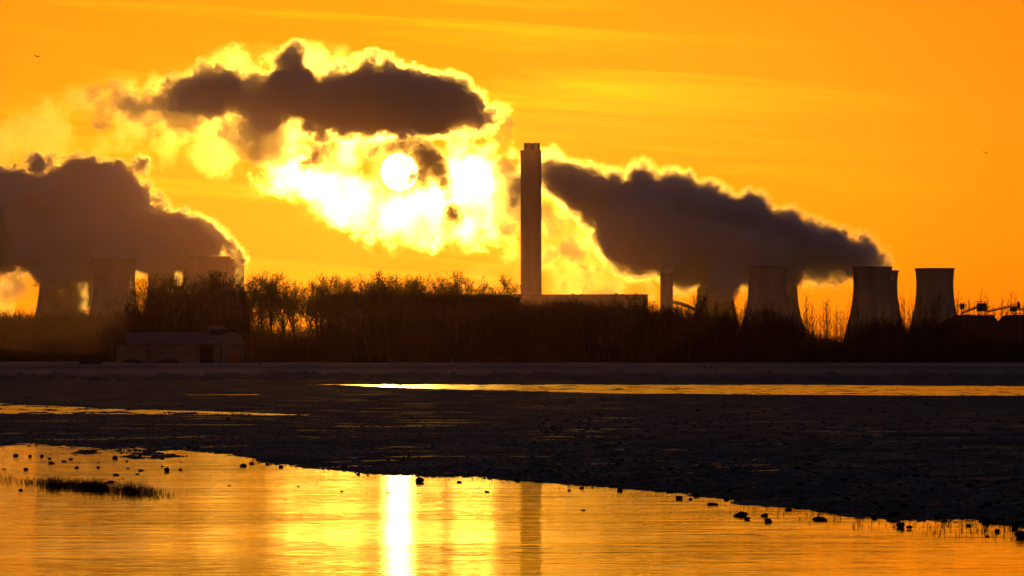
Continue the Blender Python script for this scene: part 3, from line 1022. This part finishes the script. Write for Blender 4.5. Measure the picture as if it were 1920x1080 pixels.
ys = np.concatenate([np.arange(24, 36, .2), np.arange(36, 78, .085), np.arange(78, 112, .25), np.arange(112, 240, .7), np.arange(240, 420, 1.2), np.arange(420, 900, 3.5),
                     np.geomspace(900, 9050, 40)])
us = np.linspace(-1, 1, 760)
us = us * (.72 + .28 * us ** 2)
Yg, Ug = np.meshgrid(ys, us, indexing='ij')
Xg = Ug * (.165 * Yg + 3 + np.where(Yg > 900, (Yg - 900) * .35, 0))
Zg = ground_h(Xg, Yg)
nr, nc = Xg.shape
ii = (np.arange(nr - 1)[:, None] * nc + np.arange(nc - 1)[None, :]).ravel()
GQ = np.stack([ii, ii + 1, ii + nc + 1, ii + nc], 1)


def ground_mat():
    m, nt, N, L = nodes_of('frosted_mud')
    b = N['Principled BSDF']
    tc = N.new('ShaderNodeTexCoord')
    sep = N.new('ShaderNodeSeparateXYZ'); L.new(tc.outputs['Object'], sep.inputs[0])
    def noise(sc, st, det=5, ro=.6):
        mp = N.new('ShaderNodeMapping'); mp.inputs['Scale'].default_value = st
        L.new(tc.outputs['Object'], mp.inputs[0])
        n = N.new('ShaderNodeTexNoise'); n.inputs['Scale'].default_value = sc; n.inputs['Detail'].default_value = det; n.inputs['Roughness'].default_value = ro
        L.new(mp.outputs[0], n.inputs['Vector'])
        return n.outputs['Fac']
    n1 = noise(.9, (1, .5, 1))
    n2 = noise(7, (1, .6, 1), 6)
    r = N.new('ShaderNodeValToRGB')
    for i, (p, c) in enumerate(((.36, MUD[0]), (.62, MUD[1]))):
        r.color_ramp.elements[i].position = p; r.color_ramp.elements[i].color = (*c, 1)
    L.new(n1, r.inputs[0])
    # rime on the raised crumbs
    fr = N.new('ShaderNodeMapRange'); fr.inputs['From Min'].default_value = .52; fr.inputs['From Max'].default_value = .70
    L.new(n2, fr.inputs['Value'])
    # frosted stubble strips of the far field
    st = N.new('ShaderNodeValToRGB')
    E = st.color_ramp.elements
    pts = [(0, .10), (.20, .10), (.245, .05), (.29, .05), (.33, .8), (.46, .8), (.49, .15), (.53, .3), (.60, .9), (.85, .9), (.9, .05)]
    for i, (p, v) in enumerate(pts):
        e = E[i] if i < 2 else E.new(p)
        e.position = p; e.color = (v, v, v, 1)
    mr = N.new('ShaderNodeMath'); mr.operation = 'MULTIPLY'; mr.inputs[1].default_value = 1 / 1000
    ad = N.new('ShaderNodeMath'); ad.operation = 'MULTIPLY_ADD'; ad.inputs[1].default_value = 40; L.new(noise(.05, (1, .4, 1), 3), ad.inputs[0]); 
    L.new(sep.outputs[1], ad.inputs[2]); L.new(ad.outputs[0], mr.inputs[0]); L.new(mr.outputs[0], st.inputs[0])
    am = N.new('ShaderNodeMath'); am.operation = 'MULTIPLY_ADD'; am.use_clamp = True
    L.new(fr.outputs[0], am.inputs[0]); am.inputs[1].default_value = .45; L.new(st.outputs[0], am.inputs[2])
    mx = N.new('ShaderNodeMix'); mx.data_type = 'RGBA'
    am2 = N.new('ShaderNodeMath'); am2.operation = 'MULTIPLY'; L.new(am.outputs[0], am2.inputs[0]); am2.inputs[1].default_value = 1.0
    L.new(am2.outputs[0], mx.inputs[0]); L.new(r.outputs[0], mx.inputs[6]); mx.inputs[7].default_value = (*FROST, 1)
    L.new(mx.outputs[2], b.inputs['Base Color'])
    b.inputs['Roughness'].default_value = .85
    b.inputs['Specular IOR Level'].default_value = 0.0
    bp = N.new('ShaderNodeBump'); bp.inputs['Distance'].default_value = .08; bp.inputs['Strength'].default_value = 1.0
    L.new(n2, bp.inputs['Height'])
    b2 = N.new('ShaderNodeBump'); b2.inputs['Distance'].default_value = .35; b2.inputs['Strength'].default_value = 1.0
    L.new(noise(1.7, (1, .6, 1), 5, .65), b2.inputs['Height']); L.new(bp.outputs[0], b2.inputs['Normal'])
    L.new(b2.outputs[0], b.inputs['Normal'])
    # the wettest patches keep a dull sheen
    wet = N.new('ShaderNodeMapRange'); wet.inputs['From Min'].default_value = .615; wet.inputs['From Max'].default_value = .75; wet.inputs['To Max'].default_value = .35
    L.new(noise(.35, (.6, 2.2, 1), 6, .65), wet.inputs['Value']); L.new(wet.outputs[0], b.inputs['Specular IOR Level'])
    return m


gm = ground_mat()
g_ob = mesh_from('ground', np.stack([Xg, Yg, Zg], -1).reshape(-1, 3), GQ, gm, None, True)
tag(g_ob, 'dark frosted muddy field', 'field', kind='structure')
# behind the camera the field goes on
bk = MB().poly([(-40, -60, -.02), (40, -60, -.02), (7.2, 24.2, -.14), (-7.2, 24.2, -.14)], [(0, 1, 2, 3)]).build('ground', gm)
tag(bk, 'muddy field behind the flooded edge', 'field', kind='structure')


def water_mat(name, rough):
    m, nt, N, L = nodes_of(name)
    b = N['Principled BSDF']
    b.inputs['Base Color'].default_value = (.012, .012, .014, 1)
    b.inputs['Roughness'].default_value = rough
    b.inputs['IOR'].default_value = 1.4
    b.inputs['Specular IOR Level'].default_value = .5
    tc = N.new('ShaderNodeTexCoord')
    h = None
    for sc, st, amp, dist in WAVES:
        mp = N.new('ShaderNodeMapping'); mp.inputs['Scale'].default_value = st
        mp.inputs['Rotation'].default_value = (0, 0, math.radians(6))
        L.new(tc.outputs['Object'], mp.inputs[0])
        n = N.new('ShaderNodeTexNoise'); n.inputs['Scale'].default_value = sc; n.inputs['Detail'].default_value = 3.0; n.inputs['Roughness'].default_value = .55
        n.inputs['Distortion'].default_value = dist
        L.new(mp.outputs[0], n.inputs['Vector'])
        k = N.new('ShaderNodeMath'); k.operation = 'MULTIPLY_ADD'
        L.new(n.outputs['Fac'], k.inputs[0]); k.inputs[1].default_value = amp
        if h is None: k.inputs[2].default_value = 0
        else: L.new(h, k.inputs[2])
        h = k.outputs[0]
    pn = N.new('ShaderNodeTexNoise'); pn.inputs['Scale'].default_value = .22; pn.inputs['Detail'].default_value = 4
    pm = N.new('ShaderNodeMapping'); pm.inputs['Scale'].default_value = (.8, 1, 1); L.new(tc.outputs['Object'], pm.inputs[0]); L.new(pm.outputs[0], pn.inputs['Vector'])
    pr = N.new('ShaderNodeMapRange'); pr.inputs['From Min'].default_value = .36; pr.inputs['From Max'].default_value = .64; pr.inputs['To Min'].default_value = .4; pr.inputs['To Max'].default_value = 1.25
    L.new(pn.outputs['Fac'], pr.inputs['Value'])
    bp = N.new('ShaderNodeBump'); bp.inputs['Distance'].default_value = 1
    L.new(pr.outputs[0], bp.inputs['Strength'])
    L.new(h, bp.inputs['Height']); L.new(bp.outputs[0], b.inputs['Normal'])
    return m


w_ob = MB().poly([(-9, 24.6, 0), (9, 24.6, 0), (28, 96, 0), (-28, 96, 0)], [(0, 1, 2, 3)]).build('water', water_mat('flood_water', .03))
tag(w_ob, 'golden flood water mirroring the sunrise', 'water', kind='structure')
i_ob = MB().poly([(-28, 96.01, 0), (28, 96.01, 0), (60, 250, 0), (-60, 250, 0)], [(0, 1, 2, 3)])
i_ob.poly([(-190, 880, 0), (-60, 880, 0), (-70, 1100, 0), (-220, 1100, 0)], [(0, 1, 2, 3)])
i_ob = i_ob.build('ice', water_mat('rough_ice', .22))
tag(i_ob, 'strips of rough glowing ice lying in the field', 'ice', kind='structure')
# ------------------------------------------------------------------ barn, pole, birds, stones, grass
BLOCK = surface('barn_block', (.055, .066, .085), (.085, .098, .12), .8, .9, .02)
ROOFM = surface('barn_roof', (.07, .085, .11), (.105, .12, .15), .5, .75, .02, (6, 1, 1))
DARK = surface('dark_opening', (.010, .010, .011), (.016, .015, .016), 1, .9)
BRICK = surface('brick', (.10, .06, .045), (.15, .09, .06), 2, .9)
WOOD = surface('pole_wood', (.05, .04, .03), (.08, .065, .05), 1, .9)


def barn():
    Y = 770
    m = Y / F
    z = lambda py: CAM_H + (HORIZON - py) * m
    x = lambda px: (px - 335) * m
    t = tag(empty('barn', (gx(335, Y), Y, 0)), 'long low grey barn with pitched roof and raised vent in front of the trees', 'barn')
    dep = 11.0
    ew, er = z(645), z(625)
    w = MB()
    w.box(((x(240) + x(451)) / 2, dep / 2, ew / 2), (x(451) - x(240), dep, ew))
    for xx in (x(236), x(446)):
        w.poly([(xx, 0, ew), (xx, dep, ew), (xx + .0, dep / 2, er - .15), (xx + .3, 0, ew), (xx + .3, dep, ew), (xx + .3, dep / 2, er - .15)], [(0, 2, 1), (3, 4, 5), (0, 3, 5, 2), (1, 2, 5, 4)])
    w.build('wall', BLOCK, t)
    # pitched roof, its ends raked so the ridge starts left of the eaves
    th = .18
    P = []
    for dz in (0, th):
        P += [(x(240), -.5, ew - .05 + dz), (x(453), -.5, ew - .05 + dz), (x(441), dep / 2, er + dz), (x(230), dep / 2, er + dz), (x(453), dep + .5, ew - .05 + dz), (x(240), dep + .5, ew - .05 + dz)]
    r = MB().poly(P, [(6, 7, 8, 9), (9, 8, 10, 11), (0, 3, 2, 1), (3, 5, 4, 2), (0, 1, 7, 6), (1, 2, 8, 7), (2, 4, 10, 8), (4, 5, 11, 10), (5, 3, 9, 11), (3, 0, 6, 9)])
    roof = r.build('roof', ROOFM, t)
    c = MB().box(((x(390) + x(418)) / 2, dep / 2, (er + z(617)) / 2 - .1), (x(417) - x(391), 2.4, z(617) - er + .6)).build('vent_turret', DARK, t)
    a, b_ = x(387), x(420)
    zt, zb = z(610.5), z(617.5)
    MB().poly([(a, dep / 2 - 1.5, zb), (b_, dep / 2 - 1.5, zb), (x(416), dep / 2, zt), (x(388), dep / 2, zt), (b_, dep / 2 + 1.5, zb), (a, dep / 2 + 1.5, zb)],
              [(0, 1, 2, 3), (3, 2, 4, 5), (0, 3, 5), (1, 4, 2), (0, 5, 4, 1)]).build('turret_roof', ROOFM, c)
    # lower flat wall of the yard at the left end
    y = MB().box(((x(218) + x(239.7)) / 2, 1.2, z(647) / 2), (x(239.7) - x(218), 2.2, z(647))).build('yard_wall', BLOCK, t)
    door = MB().box(((x(375) + x(399.5)) / 2, -.02, (z(648) - .05) / 2), (x(399.5) - x(375), .1, z(648) - .05)).build('doorway', DARK, t)
    f = MB()
    for xx in (x(374.4), x(400.2)): f.box((xx, -.06, z(648) / 2), (.14, .16, z(648)))
    f.box(((x(375) + x(399.5)) / 2, -.06, z(647.4)), (x(400.8) - x(373.8), .16, .16))
    f.build('frame', WOOD, door)
    MB().box((x(414.5), -.03, z(650) / 2), (.24, .1, z(650))).build('door_slit', DARK, t)
    MB().box(((x(429.5) + x(451)) / 2, -.08, z(663) / 2), (x(451) - x(429.5), .12, z(663))).build('brick_patch', BRICK, t)
    MB().box(((x(240) + x(451)) / 2, -.56, ew - .02), (x(452) - x(241), .12, .14)).build('gutter', DARK, t)
    return t


barn()
plant('shrub', 279.5, 652, 764, 'bare_bush', 'small dark pointed bush against the barn wall', 'bush', None, .55, 0)
for px, y, lab in ((246, 669, 'low dark weed clump at the left foot of the barn wall'), (315, 670, 'low dark weed clump along the middle foot of the barn wall')):
    brush('weed_clump', [(px - 16, 678), (px - 10, y + 4), (px - 3, y), (px + 6, y + 3), (px + 18, 678)], 760, 764, 90, lab, 'weeds', w=.03, kind='thing')


def pole():
    Y = 790
    x = gx(210, Y)
    t = tag(empty('utility_pole', (x, Y, 0)), 'thin wooden utility pole left of the barn', 'pole')
    H = at(210, 608, Y).z
    MB().lathe((0, 0, 0), [(.16, 0), (.11, H)], 10, cap1=True).build('pole', WOOD, t)
    MB().box((0, -.18, H - .5), (1.8, .12, .14)).build('crossarm', WOOD, t)
    for dx in (-.8, 0, .8):
        MB().lathe((dx, -.18, H - .43), [(.05, 0), (.07, .08), (.04, .2)], 8, cap1=True).build('insulator', BLOCK, t)


pole()
t = tag(MB().lathe((0, 0, 0), [(.10, 0), (.09, 1.1), (.05, 1.16)], 8, cap1=True).build('fence_post', WOOD), 'short dark post standing in the field right of the barn', 'post')
t.location = (gx(488, 640), 640, 0)


def heap():
    Y = 660
    w = 46 * Y / F
    P, Q = [], []
    n = 24
    for j in range(n + 1):
        for i in range(n + 1):
            u, v = i / n * 2 - 1, j / n * 2 - 1
            k = max(0, 1 - u * u * .9 - v * v)
            P.append((u * w / 2, v * w / 2, -.05 + 1.05 * k ** .8 + .09 * random.uniform(-1, 1) * min(1, k * 3)))
    for j in range(n):
        for i in range(n):
            Q.append((j * (n + 1) + i, j * (n + 1) + i + 1, (j + 1) * (n + 1) + i + 1, (j + 1) * (n + 1) + i))
    o = MB().poly(P, Q).build('soil_heap', surface('dark_soil', (.018, .016, .014), (.035, .03, .025), 2, .95), None, True)
    o.location = (gx(169, Y), Y, .05)
    tag(o, 'low rounded heap of dark soil left of the barn', 'soil heap')


heap()

FEATHER = surface('dark_feathers', (.012, .011, .012), (.025, .022, .022), 4, .7)


def bird_mesh(name, span, flap, roll):
    """A gliding crow: one skin with body, tail, head, beak and two bent wings."""
    b = MB()
    L = span * .46
    prof = [(.0, -.55), (.16, -.5), (.13, -.42), (.19, -.25), (.30, 0), (.29, .15), (.2, .3), (.19, .37), (.17, .44), (.07, .5), (0.0, .62)]
    P, Q = [], []
    n = 10
    for r, s in prof:
        for k in range(n):
            a = 2 * math.pi * k / n
            flat = .35 if s < -.4 else 1
            P.append((r * L * .42 * math.cos(a), s * L, r * L * .38 * math.sin(a) * flat))
    for i in range(len(prof) - 1):
        for k in range(n):
            Q.append((i * n + k, i * n + (k + 1) % n, (i + 1) * n + (k + 1) % n, (i + 1) * n + k))
    b.poly(P, Q)
    for s in (-1, 1):
        W = [(0.04, .13, -.10, .0), (.22, .16, -.13, flap * .5), (.36, .10, -.12, flap * .62), (.5, -.03, -.09, flap * .2)]
        P = []
        for x, f, r, z in W:
            for y, dz in ((f, .006), (r, .004), (r, -.004), (f, -.008)):
                P.append((s * x * span, y * span, (z + dz) * span))
        Q = []
        for i in range(3):
            for k in range(4):
                Q.append((i * 4 + k, i * 4 + (k + 1) % 4, (i + 1) * 4 + (k + 1) % 4, (i + 1) * 4 + k))
        Q += [(0, 3, 2, 1), (12, 13, 14, 15)]
        b.poly(P, Q)
    return b.build(name, FEATHER, None, True)


for px, py, Y, span, flap, rz, roll, lab in ((69, 106, 560, 1.0, .16, .5, .1, 'small dark bird flying high at the upper left of the sky'),
                                             (1847, 287, 620, 1.05, .3, .35, .45, 'small dark bird gliding on bent wings at the right of the sky'),
                                             (588, 508.5, 700, .34, .2, .6, 0, 'tiny bird speck above the trees left of the sun'),
                                             (774.5, 502, 700, .38, .2, .9, 0, 'tiny bird speck above the tree tops below the sun')):
    o = bird_mesh('flying_bird', span, flap, roll)
    o.location = at(px, py, Y)
    o.rotation_euler = (.55, roll, rz)
    tag(o, lab, 'bird')


def standing_bird(px, py, h, rz, lab):
    Y = float(ground_dist(py))
    axis = [(-.42, .18, .03), (-.30, .30, .07), (-.12, .42, .14), (.02, .55, .165), (.10, .68, .14), (.13, .78, .085), (.145, .86, .075), (.15, .92, .085), (.17, .97, .06), (.24, .955, .02), (.30, .94, .003)]
    b = MB().tube([(x * h, 0, z * h) for x, z, r in axis], [r * h for x, z, r in axis], 12)
    for s in (-1, 1):
        b.tube([(-.02 * h, s * .06 * h, .36 * h), (.02 * h, s * .06 * h, .18 * h), (0, s * .06 * h, .01)], [.03 * h, .014 * h, .012 * h], 6)
        b.tube([(-.04 * h, s * .06 * h, .012), (.09 * h, s * .06 * h, .012)], [.012 * h, .006 * h], 5)
    o = b.build('standing_bird', FEATHER, None, True)
    gz = float(ground_h(np.array([gx(px, Y)]), np.array([Y]))[0])
    o.location = (gx(px, Y), Y, gz)
    o.rotation_euler = (0, 0, rz)
    tag(o, lab, 'bird')


standing_bird(1321, 694, .50, 1.2, 'left one of two dark birds standing in the far field')
standing_bird(1333, 694, .46, .6, 'right one of two dark birds standing in the far field')

# stones and clods
CLODM = surface('earth_clod', (.016, .014, .013), (.034, .029, .026), 5, .95, .01)


def stone_mesh(seed):
    r = np.random.default_rng(seed)
    import bmesh
    bm = bmesh.new()
    bmesh.ops.create_icosphere(bm, subdivisions=3, radius=1)
    D = [(unit(r.normal(size=3)), r.uniform(.62, .98)) for _ in range(12)]
    ph = r.uniform(0, 6, (6, 3))
    for v in bm.verts:
        p = np.array(v.co)
        for n, c in D:
            e = p @ n - c
            if e > 0: p = p - n * e * .9
        p = p * (1 + .09 * sum(math.sin(3.1 * (i + 1) ** .7 * (p @ unit(ph[i] - 3)) + ph[i][0]) for i in range(6)) / 2)
        v.co = (p[0], p[1] * .8, p[2] * .62)
    me = bpy.data.meshes.new('stone')
    bm.to_mesh(me); bm.free()
    me.polygons.foreach_set('use_smooth', np.ones(len(me.polygons), dtype=bool))
    me.materials.append(CLODM)
    return me


STONES = [stone_mesh(s) for s in range(9)]


def gz(x, y): return float(ground_h(np.array([x]), np.array([y]))[0])


def stone(px, py, w, asp, name, lab, group, wet=True):
    """px, py: where its foot meets the water or mud; w: width in photo pixels; asp: height / width."""
    Y = float(ground_dist(py))
    x = gx(px, Y)
    s = w * Y / F / 2
    o = bpy.data.objects.new(name, random.choice(STONES))
    o.location = (x, Y, (0 if wet else gz(x, Y)) + s * asp * .45)
    o.scale = (s, s * random.uniform(.9, 1.2), s * asp * 1.7)
    o.rotation_euler = (random.uniform(-.25, .25), random.uniform(-.2, .2), random.uniform(0, 6.28))
    col.objects.link(o)
    return tag(o, lab, 'stone', group)


LEFT_ST = sorted([(30, 856, 11, .7), (57, 857, 9, .7), (79, 857, 8, .8), (94, 861, 9, .5), (120, 866, 13, .3), (134, 862, 12, .4), (49, 881, 10, .6), (8, 880, 8, .3), (96, 869.5, 12.5, .5), (144, 878, 9.5, .55),
                  (184, 877.5, 9, .5), (185, 868, 6, .4), (216, 861, 13, .75), (238, 866, 6, .7), (262, 858, 8.5, .8), (304, 860.5, 11, .35), (305, 875, 7, .5), (313, 884, 12.5, .85), (240, 879, 8, .4), (265, 883, 14, .3),
                  (258, 890, 8, .4), (218, 891.5, 13, .4), (231, 898, 7, .25), (208, 905, 16, .36), (39, 920, 9.5, .6), (457, 875, 15, .5), (472, 870.5, 12, .5), (502, 872, 9, .5), (527, 877, 12, .6), (430, 911, 8, .3), (338, 882, 9, .5)])
MID_ST = sorted([(672, 891, 9, .5), (690, 892, 8, .3), (727, 924, 8, .3), (740, 915, 5, .4), (787, 904, 17, .8), (862, 905, 11, .45), (913, 923, 13, .3), (970, 902, 14, .45), (1067, 920, 9, .4), (1091, 916, 12, .4), (1093, 957, 10, .3), (1110, 915, 6, .4),
                 (641, 922, 8, .3), (560, 912, 7, .3)])
RIGHT_ST = sorted([(1162, 921, 14, .65), (1256, 923, 16, .4), (1273, 936, 15, .55), (1295, 937, 10, .6), (1305, 931, 13, 1.0), (1336, 947, 25, .22), (1362, 938, 11, .7), (1388, 968, 28, .42), (1401, 974.5, 12, .6), (1433, 968, 14, .6), (1439, 979, 15, .75),
                   (1478, 957, 18, .3), (1537, 976, 30, .3), (1585, 958, 15, .6), (1595, 967, 14, .5), (1612, 962, 18, .5), (1674, 972, 34, .5), (1688, 989, 19, .75), (1704, 989, 11, .5), (1705, 995, 13, .2), (1710, 968, 20, .5), (1757, 973, 16, .5),
                   (1815, 987, 14, .5), (1849, 981, 20, .65), (1869, 998, 11, .9), (1850, 1006, 13, .3), (1902, 991, 16, 1.0), (1912, 1009, 30, .6), (1640, 973, 12, .6), (1560, 962, 12, .5)])
for L_, where in ((LEFT_ST, 'in the shallow water at left'), (MID_ST, 'along the shore below the sun and chimney'), (RIGHT_ST, 'along the waterline at right')):
    for i, (x, y, w, a) in enumerate(L_):
        lab = 'dark stone, %s from left among those %s' % (ordinal(i + 1), where)
        if (x, w) == (787, 17): lab = 'lone round dark boulder at the shore just right of the sun streak'
        if (x, w) == (1336, 25): lab = 'flat slab-like stone lying in the water near the right shore'
        if (x, w) == (1537, 30): lab = 'low pointed rock alone in the water at right'
        if (x, w) == (1912, 30): lab = 'large dark boulder in the water at the right picture edge'
        if (x, w) == (1674, 34): lab = 'widest dark boulder on the right waterline'
        stone(x, y, w, a, 'stone', lab, 'stones standing ' + where)
for i in range(170):
    for _ in range(40):
        x = random.uniform(960, 1930)
        y = lerp(SHORE, x) - 3 - 70 * random.random() ** 1.3 * min(1, (x - 900) / 500)
        if random.random() < ((x - 900) / 1000) ** .7: break
    stone(x, y, random.uniform(6, 20) * (.55 + .45 * (y - 850) / 130), random.uniform(.3, .65), 'earth_clod', 'dark frosted earth clod on the muddy bank at right', 'earth clods on the right bank', False)
for i in range(50):
    x = random.uniform(0, 960)
    y = lerp(SHORE, x) - 2 - 16 * random.random()
    stone(x, y, random.uniform(4, 10), random.uniform(.25, .5), 'earth_clod', 'small dark earth clod on the mud along the left shore', 'earth clods on the left shore', False)


def blades(name, pts, label, cat, mat, land=False):
    """pts: rows of px, py, height in photo pixels"""
    r = np.random.default_rng(len(pts))
    V, Q = [], []
    if land:
        A = np.array(pts); YA = ground_dist(A[:, 1]); ZA = ground_h((A[:, 0] - 960) / F * YA, YA)
    for ip, (px, py, h) in enumerate(pts):
        Y = float(ground_dist(py)); k = Y / F
        x = (px - 960) * k
        H = h * k
        a = r.uniform(0, 6.28); ln = r.normal(0, .35); w = .0022 * r.uniform(.7, 1.6)
        z0 = float(ZA[ip]) - .005 if land else -.02
        H = H + (z0 if land else 0)
        kink = r.uniform(.5, .85); turn = r.normal(0, .7)
        P = [(x, Y, z0), (x + h * k * kink * ln, Y + h * k * .3 * ln, z0 + (H - z0) * kink), (x + h * k * (kink * ln + (1 - kink) * math.sin(ln + turn) * 1.3), Y, z0 + (H - z0) * (kink + (1 - kink) * math.cos(ln + turn)))]
        b = len(V)
        for (X, YY, Z), ww in zip(P, (w, w * .9, w * .3)):
            for t in range(3):
                aa = a + t * 2.094
                V.append((X + ww * math.cos(aa), YY + ww * math.sin(aa), Z))
        for i in range(2):
            for t in range(3):
                Q.append((b + i * 3 + t, b + i * 3 + (t + 1) % 3, b + i * 3 + 3 + (t + 1) % 3, b + i * 3 + 3 + t))
    return tag(mesh_from(name, V, np.array(Q), mat), label, cat, kind='stuff')


GRASSM = surface('dark_grass', (.018, .022, .010), (.035, .040, .018), 8, .9)
STALKM = surface('dead_stalk', (.022, .018, .012), (.045, .036, .022), 8, .9)
pts = []
GC = [(50, 905, 3), (80, 908, 5), (105, 913, 12), (130, 912, 7), (150, 915, 9), (175, 917, 12), (195, 920, 10), (228, 922, 7), (250, 924, 12), (275, 925, 6), (290, 926, 4), (15, 900, 2.5), (320, 930, 1.5)]
for x, y, n in GC:
    for _ in range(int(n * 26)):
        pts.append((x + random.gauss(0, 11), y + random.gauss(0, 4.2), random.uniform(4, 15) * (.5 + n / 14)))
blades('grass', pts, 'dark grassy tuft band standing in the water at left', 'grass', GRASSM)
pts = []
for _ in range(420):
    x = random.uniform(1370, 1930)
    if random.random() > .25 + .75 * (x - 1370) / 560: continue
    y = lerp(SHORE, x) + random.uniform(2, 34) * random.random() ** .5
    for _ in range(random.choice((1, 1, 2, 3))):
        pts.append((x + random.gauss(0, 2), y, random.uniform(4, 13)))
for _ in range(130):
    x = random.uniform(0, 700); y = lerp(SHORE, x) + random.uniform(4, 50) * random.random()
    pts.append((x, y, random.uniform(2.5, 7)))
for _ in range(90):
    x = random.uniform(700, 1370); y = lerp(SHORE, x) + random.uniform(4, 30) * random.random()
    pts.append((x, y, random.uniform(2.5, 8)))
blades('stalks', pts, 'thin bent dead stalks poking from the shallow water', 'plant stalks', STALKM)

# stubble and crumbs over the whole field: far too many to count
pts = []
for _ in range(9000):
    x = random.uniform(-60, 1980); sh = lerp(SHORE, x)
    y = 744 + (sh - 746) * random.random() ** .75
    pts.append((x, y, random.uniform(1.5, 5.5) * (.5 + .6 * (y - 744) / 200)))
blades('stubble', pts, 'short dark stubble and weed over the muddy field', 'stubble', surface('stubble_straw', (.06, .045, .026), (.13, .10, .055), 8, .9), True)


def crumbs():
    r = np.random.default_rng(77)
    n = 11000
    X = []; 
    px = r.uniform(-60, 1980, n); sh = lerp(SHORE, px)
    py = 743 + (sh - 743) * r.random(n) ** .7
    # more of them close to the waterline
    m = n // 3
    py[:m] = sh[:m] - np.abs(r.normal(0, 7, m)) + 2
    Y = ground_dist(py); Xw = (px - 960) / F * Y
    Z = ground_h(Xw, Y)
    s = r.uniform(.8, 3.6, n) * (.55 + .6 * (py - 743) / 200) * Y / F * (1 + 1.2 * (px > 1000) * r.random(n))
    t = (1 + 5 ** .5) / 2
    ico = np.array([(-1, t, 0), (1, t, 0), (-1, -t, 0), (1, -t, 0), (0, -1, t), (0, 1, t), (0, -1, -t), (0, 1, -t), (t, 0, -1), (t, 0, 1), (-t, 0, -1), (-t, 0, 1)]) / 1.9
    fc = np.array([(0, 11, 5), (0, 5, 1), (0, 1, 7), (0, 7, 10), (0, 10, 11), (1, 5, 9), (5, 11, 4), (11, 10, 2), (10, 7, 6), (7, 1, 8), (3, 9, 4), (3, 4, 2), (3, 2, 6), (3, 6, 8), (3, 8, 9), (4, 9, 5), (2, 4, 11), (6, 2, 10), (8, 6, 7), (9, 8, 1)])
    P = ico[None] * (1 + r.normal(0, .22, (n, 12, 1)))
    a = r.uniform(0, 6.28, n); ca, sa = np.cos(a)[:, None], np.sin(a)[:, None]
    st = r.uniform(.8, 1.9, n)[:, None]
    Q = np.stack([(P[..., 0] * st) * ca - P[..., 1] * sa, (P[..., 0] * st) * sa + P[..., 1] * ca, P[..., 2] * r.uniform(.4, .8, n)[:, None]], -1) * s[:, None, None]
    Q[..., 0] += Xw[:, None]; Q[..., 1] += Y[:, None]; Q[..., 2] += Z[:, None]
    f = (np.arange(n)[:, None, None] * 12 + fc[None]).reshape(-1, 3)
    tag(mesh_from('earth_crumbs', Q.reshape(-1, 3), f, surface('soil_crumb', (.08, .06, .045), (.22, .165, .125), 3, .95)), 'small crumbs of dark soil strewn over the field and waterline', 'soil crumbs', kind='stuff')


crumbs()
# ------------------------------------------------------------------ render settings
scene.view_settings.view_transform = 'Standard'
scene.view_settings.look = 'None'
scene.view_settings.exposure = 0.0
scene.view_settings.gamma = 1.0
scene.render.engine = 'CYCLES'
scene.cycles.use_denoising = True
scene.cycles.denoiser = 'OPENIMAGEDENOISE'
scene.cycles.denoising_input_passes = 'RGB_ALBEDO_NORMAL'
scene.cycles.max_bounces = 8
scene.cycles.diffuse_bounces = 2
scene.cycles.glossy_bounces = 2
scene.cycles.volume_bounces = 3
scene.cycles.transparent_max_bounces = 256
scene.cycles.caustics_reflective = False
scene.cycles.caustics_refractive = False
scene.cycles.sample_clamp_direct = 30.0
scene.cycles.sample_clamp_indirect = 10.0
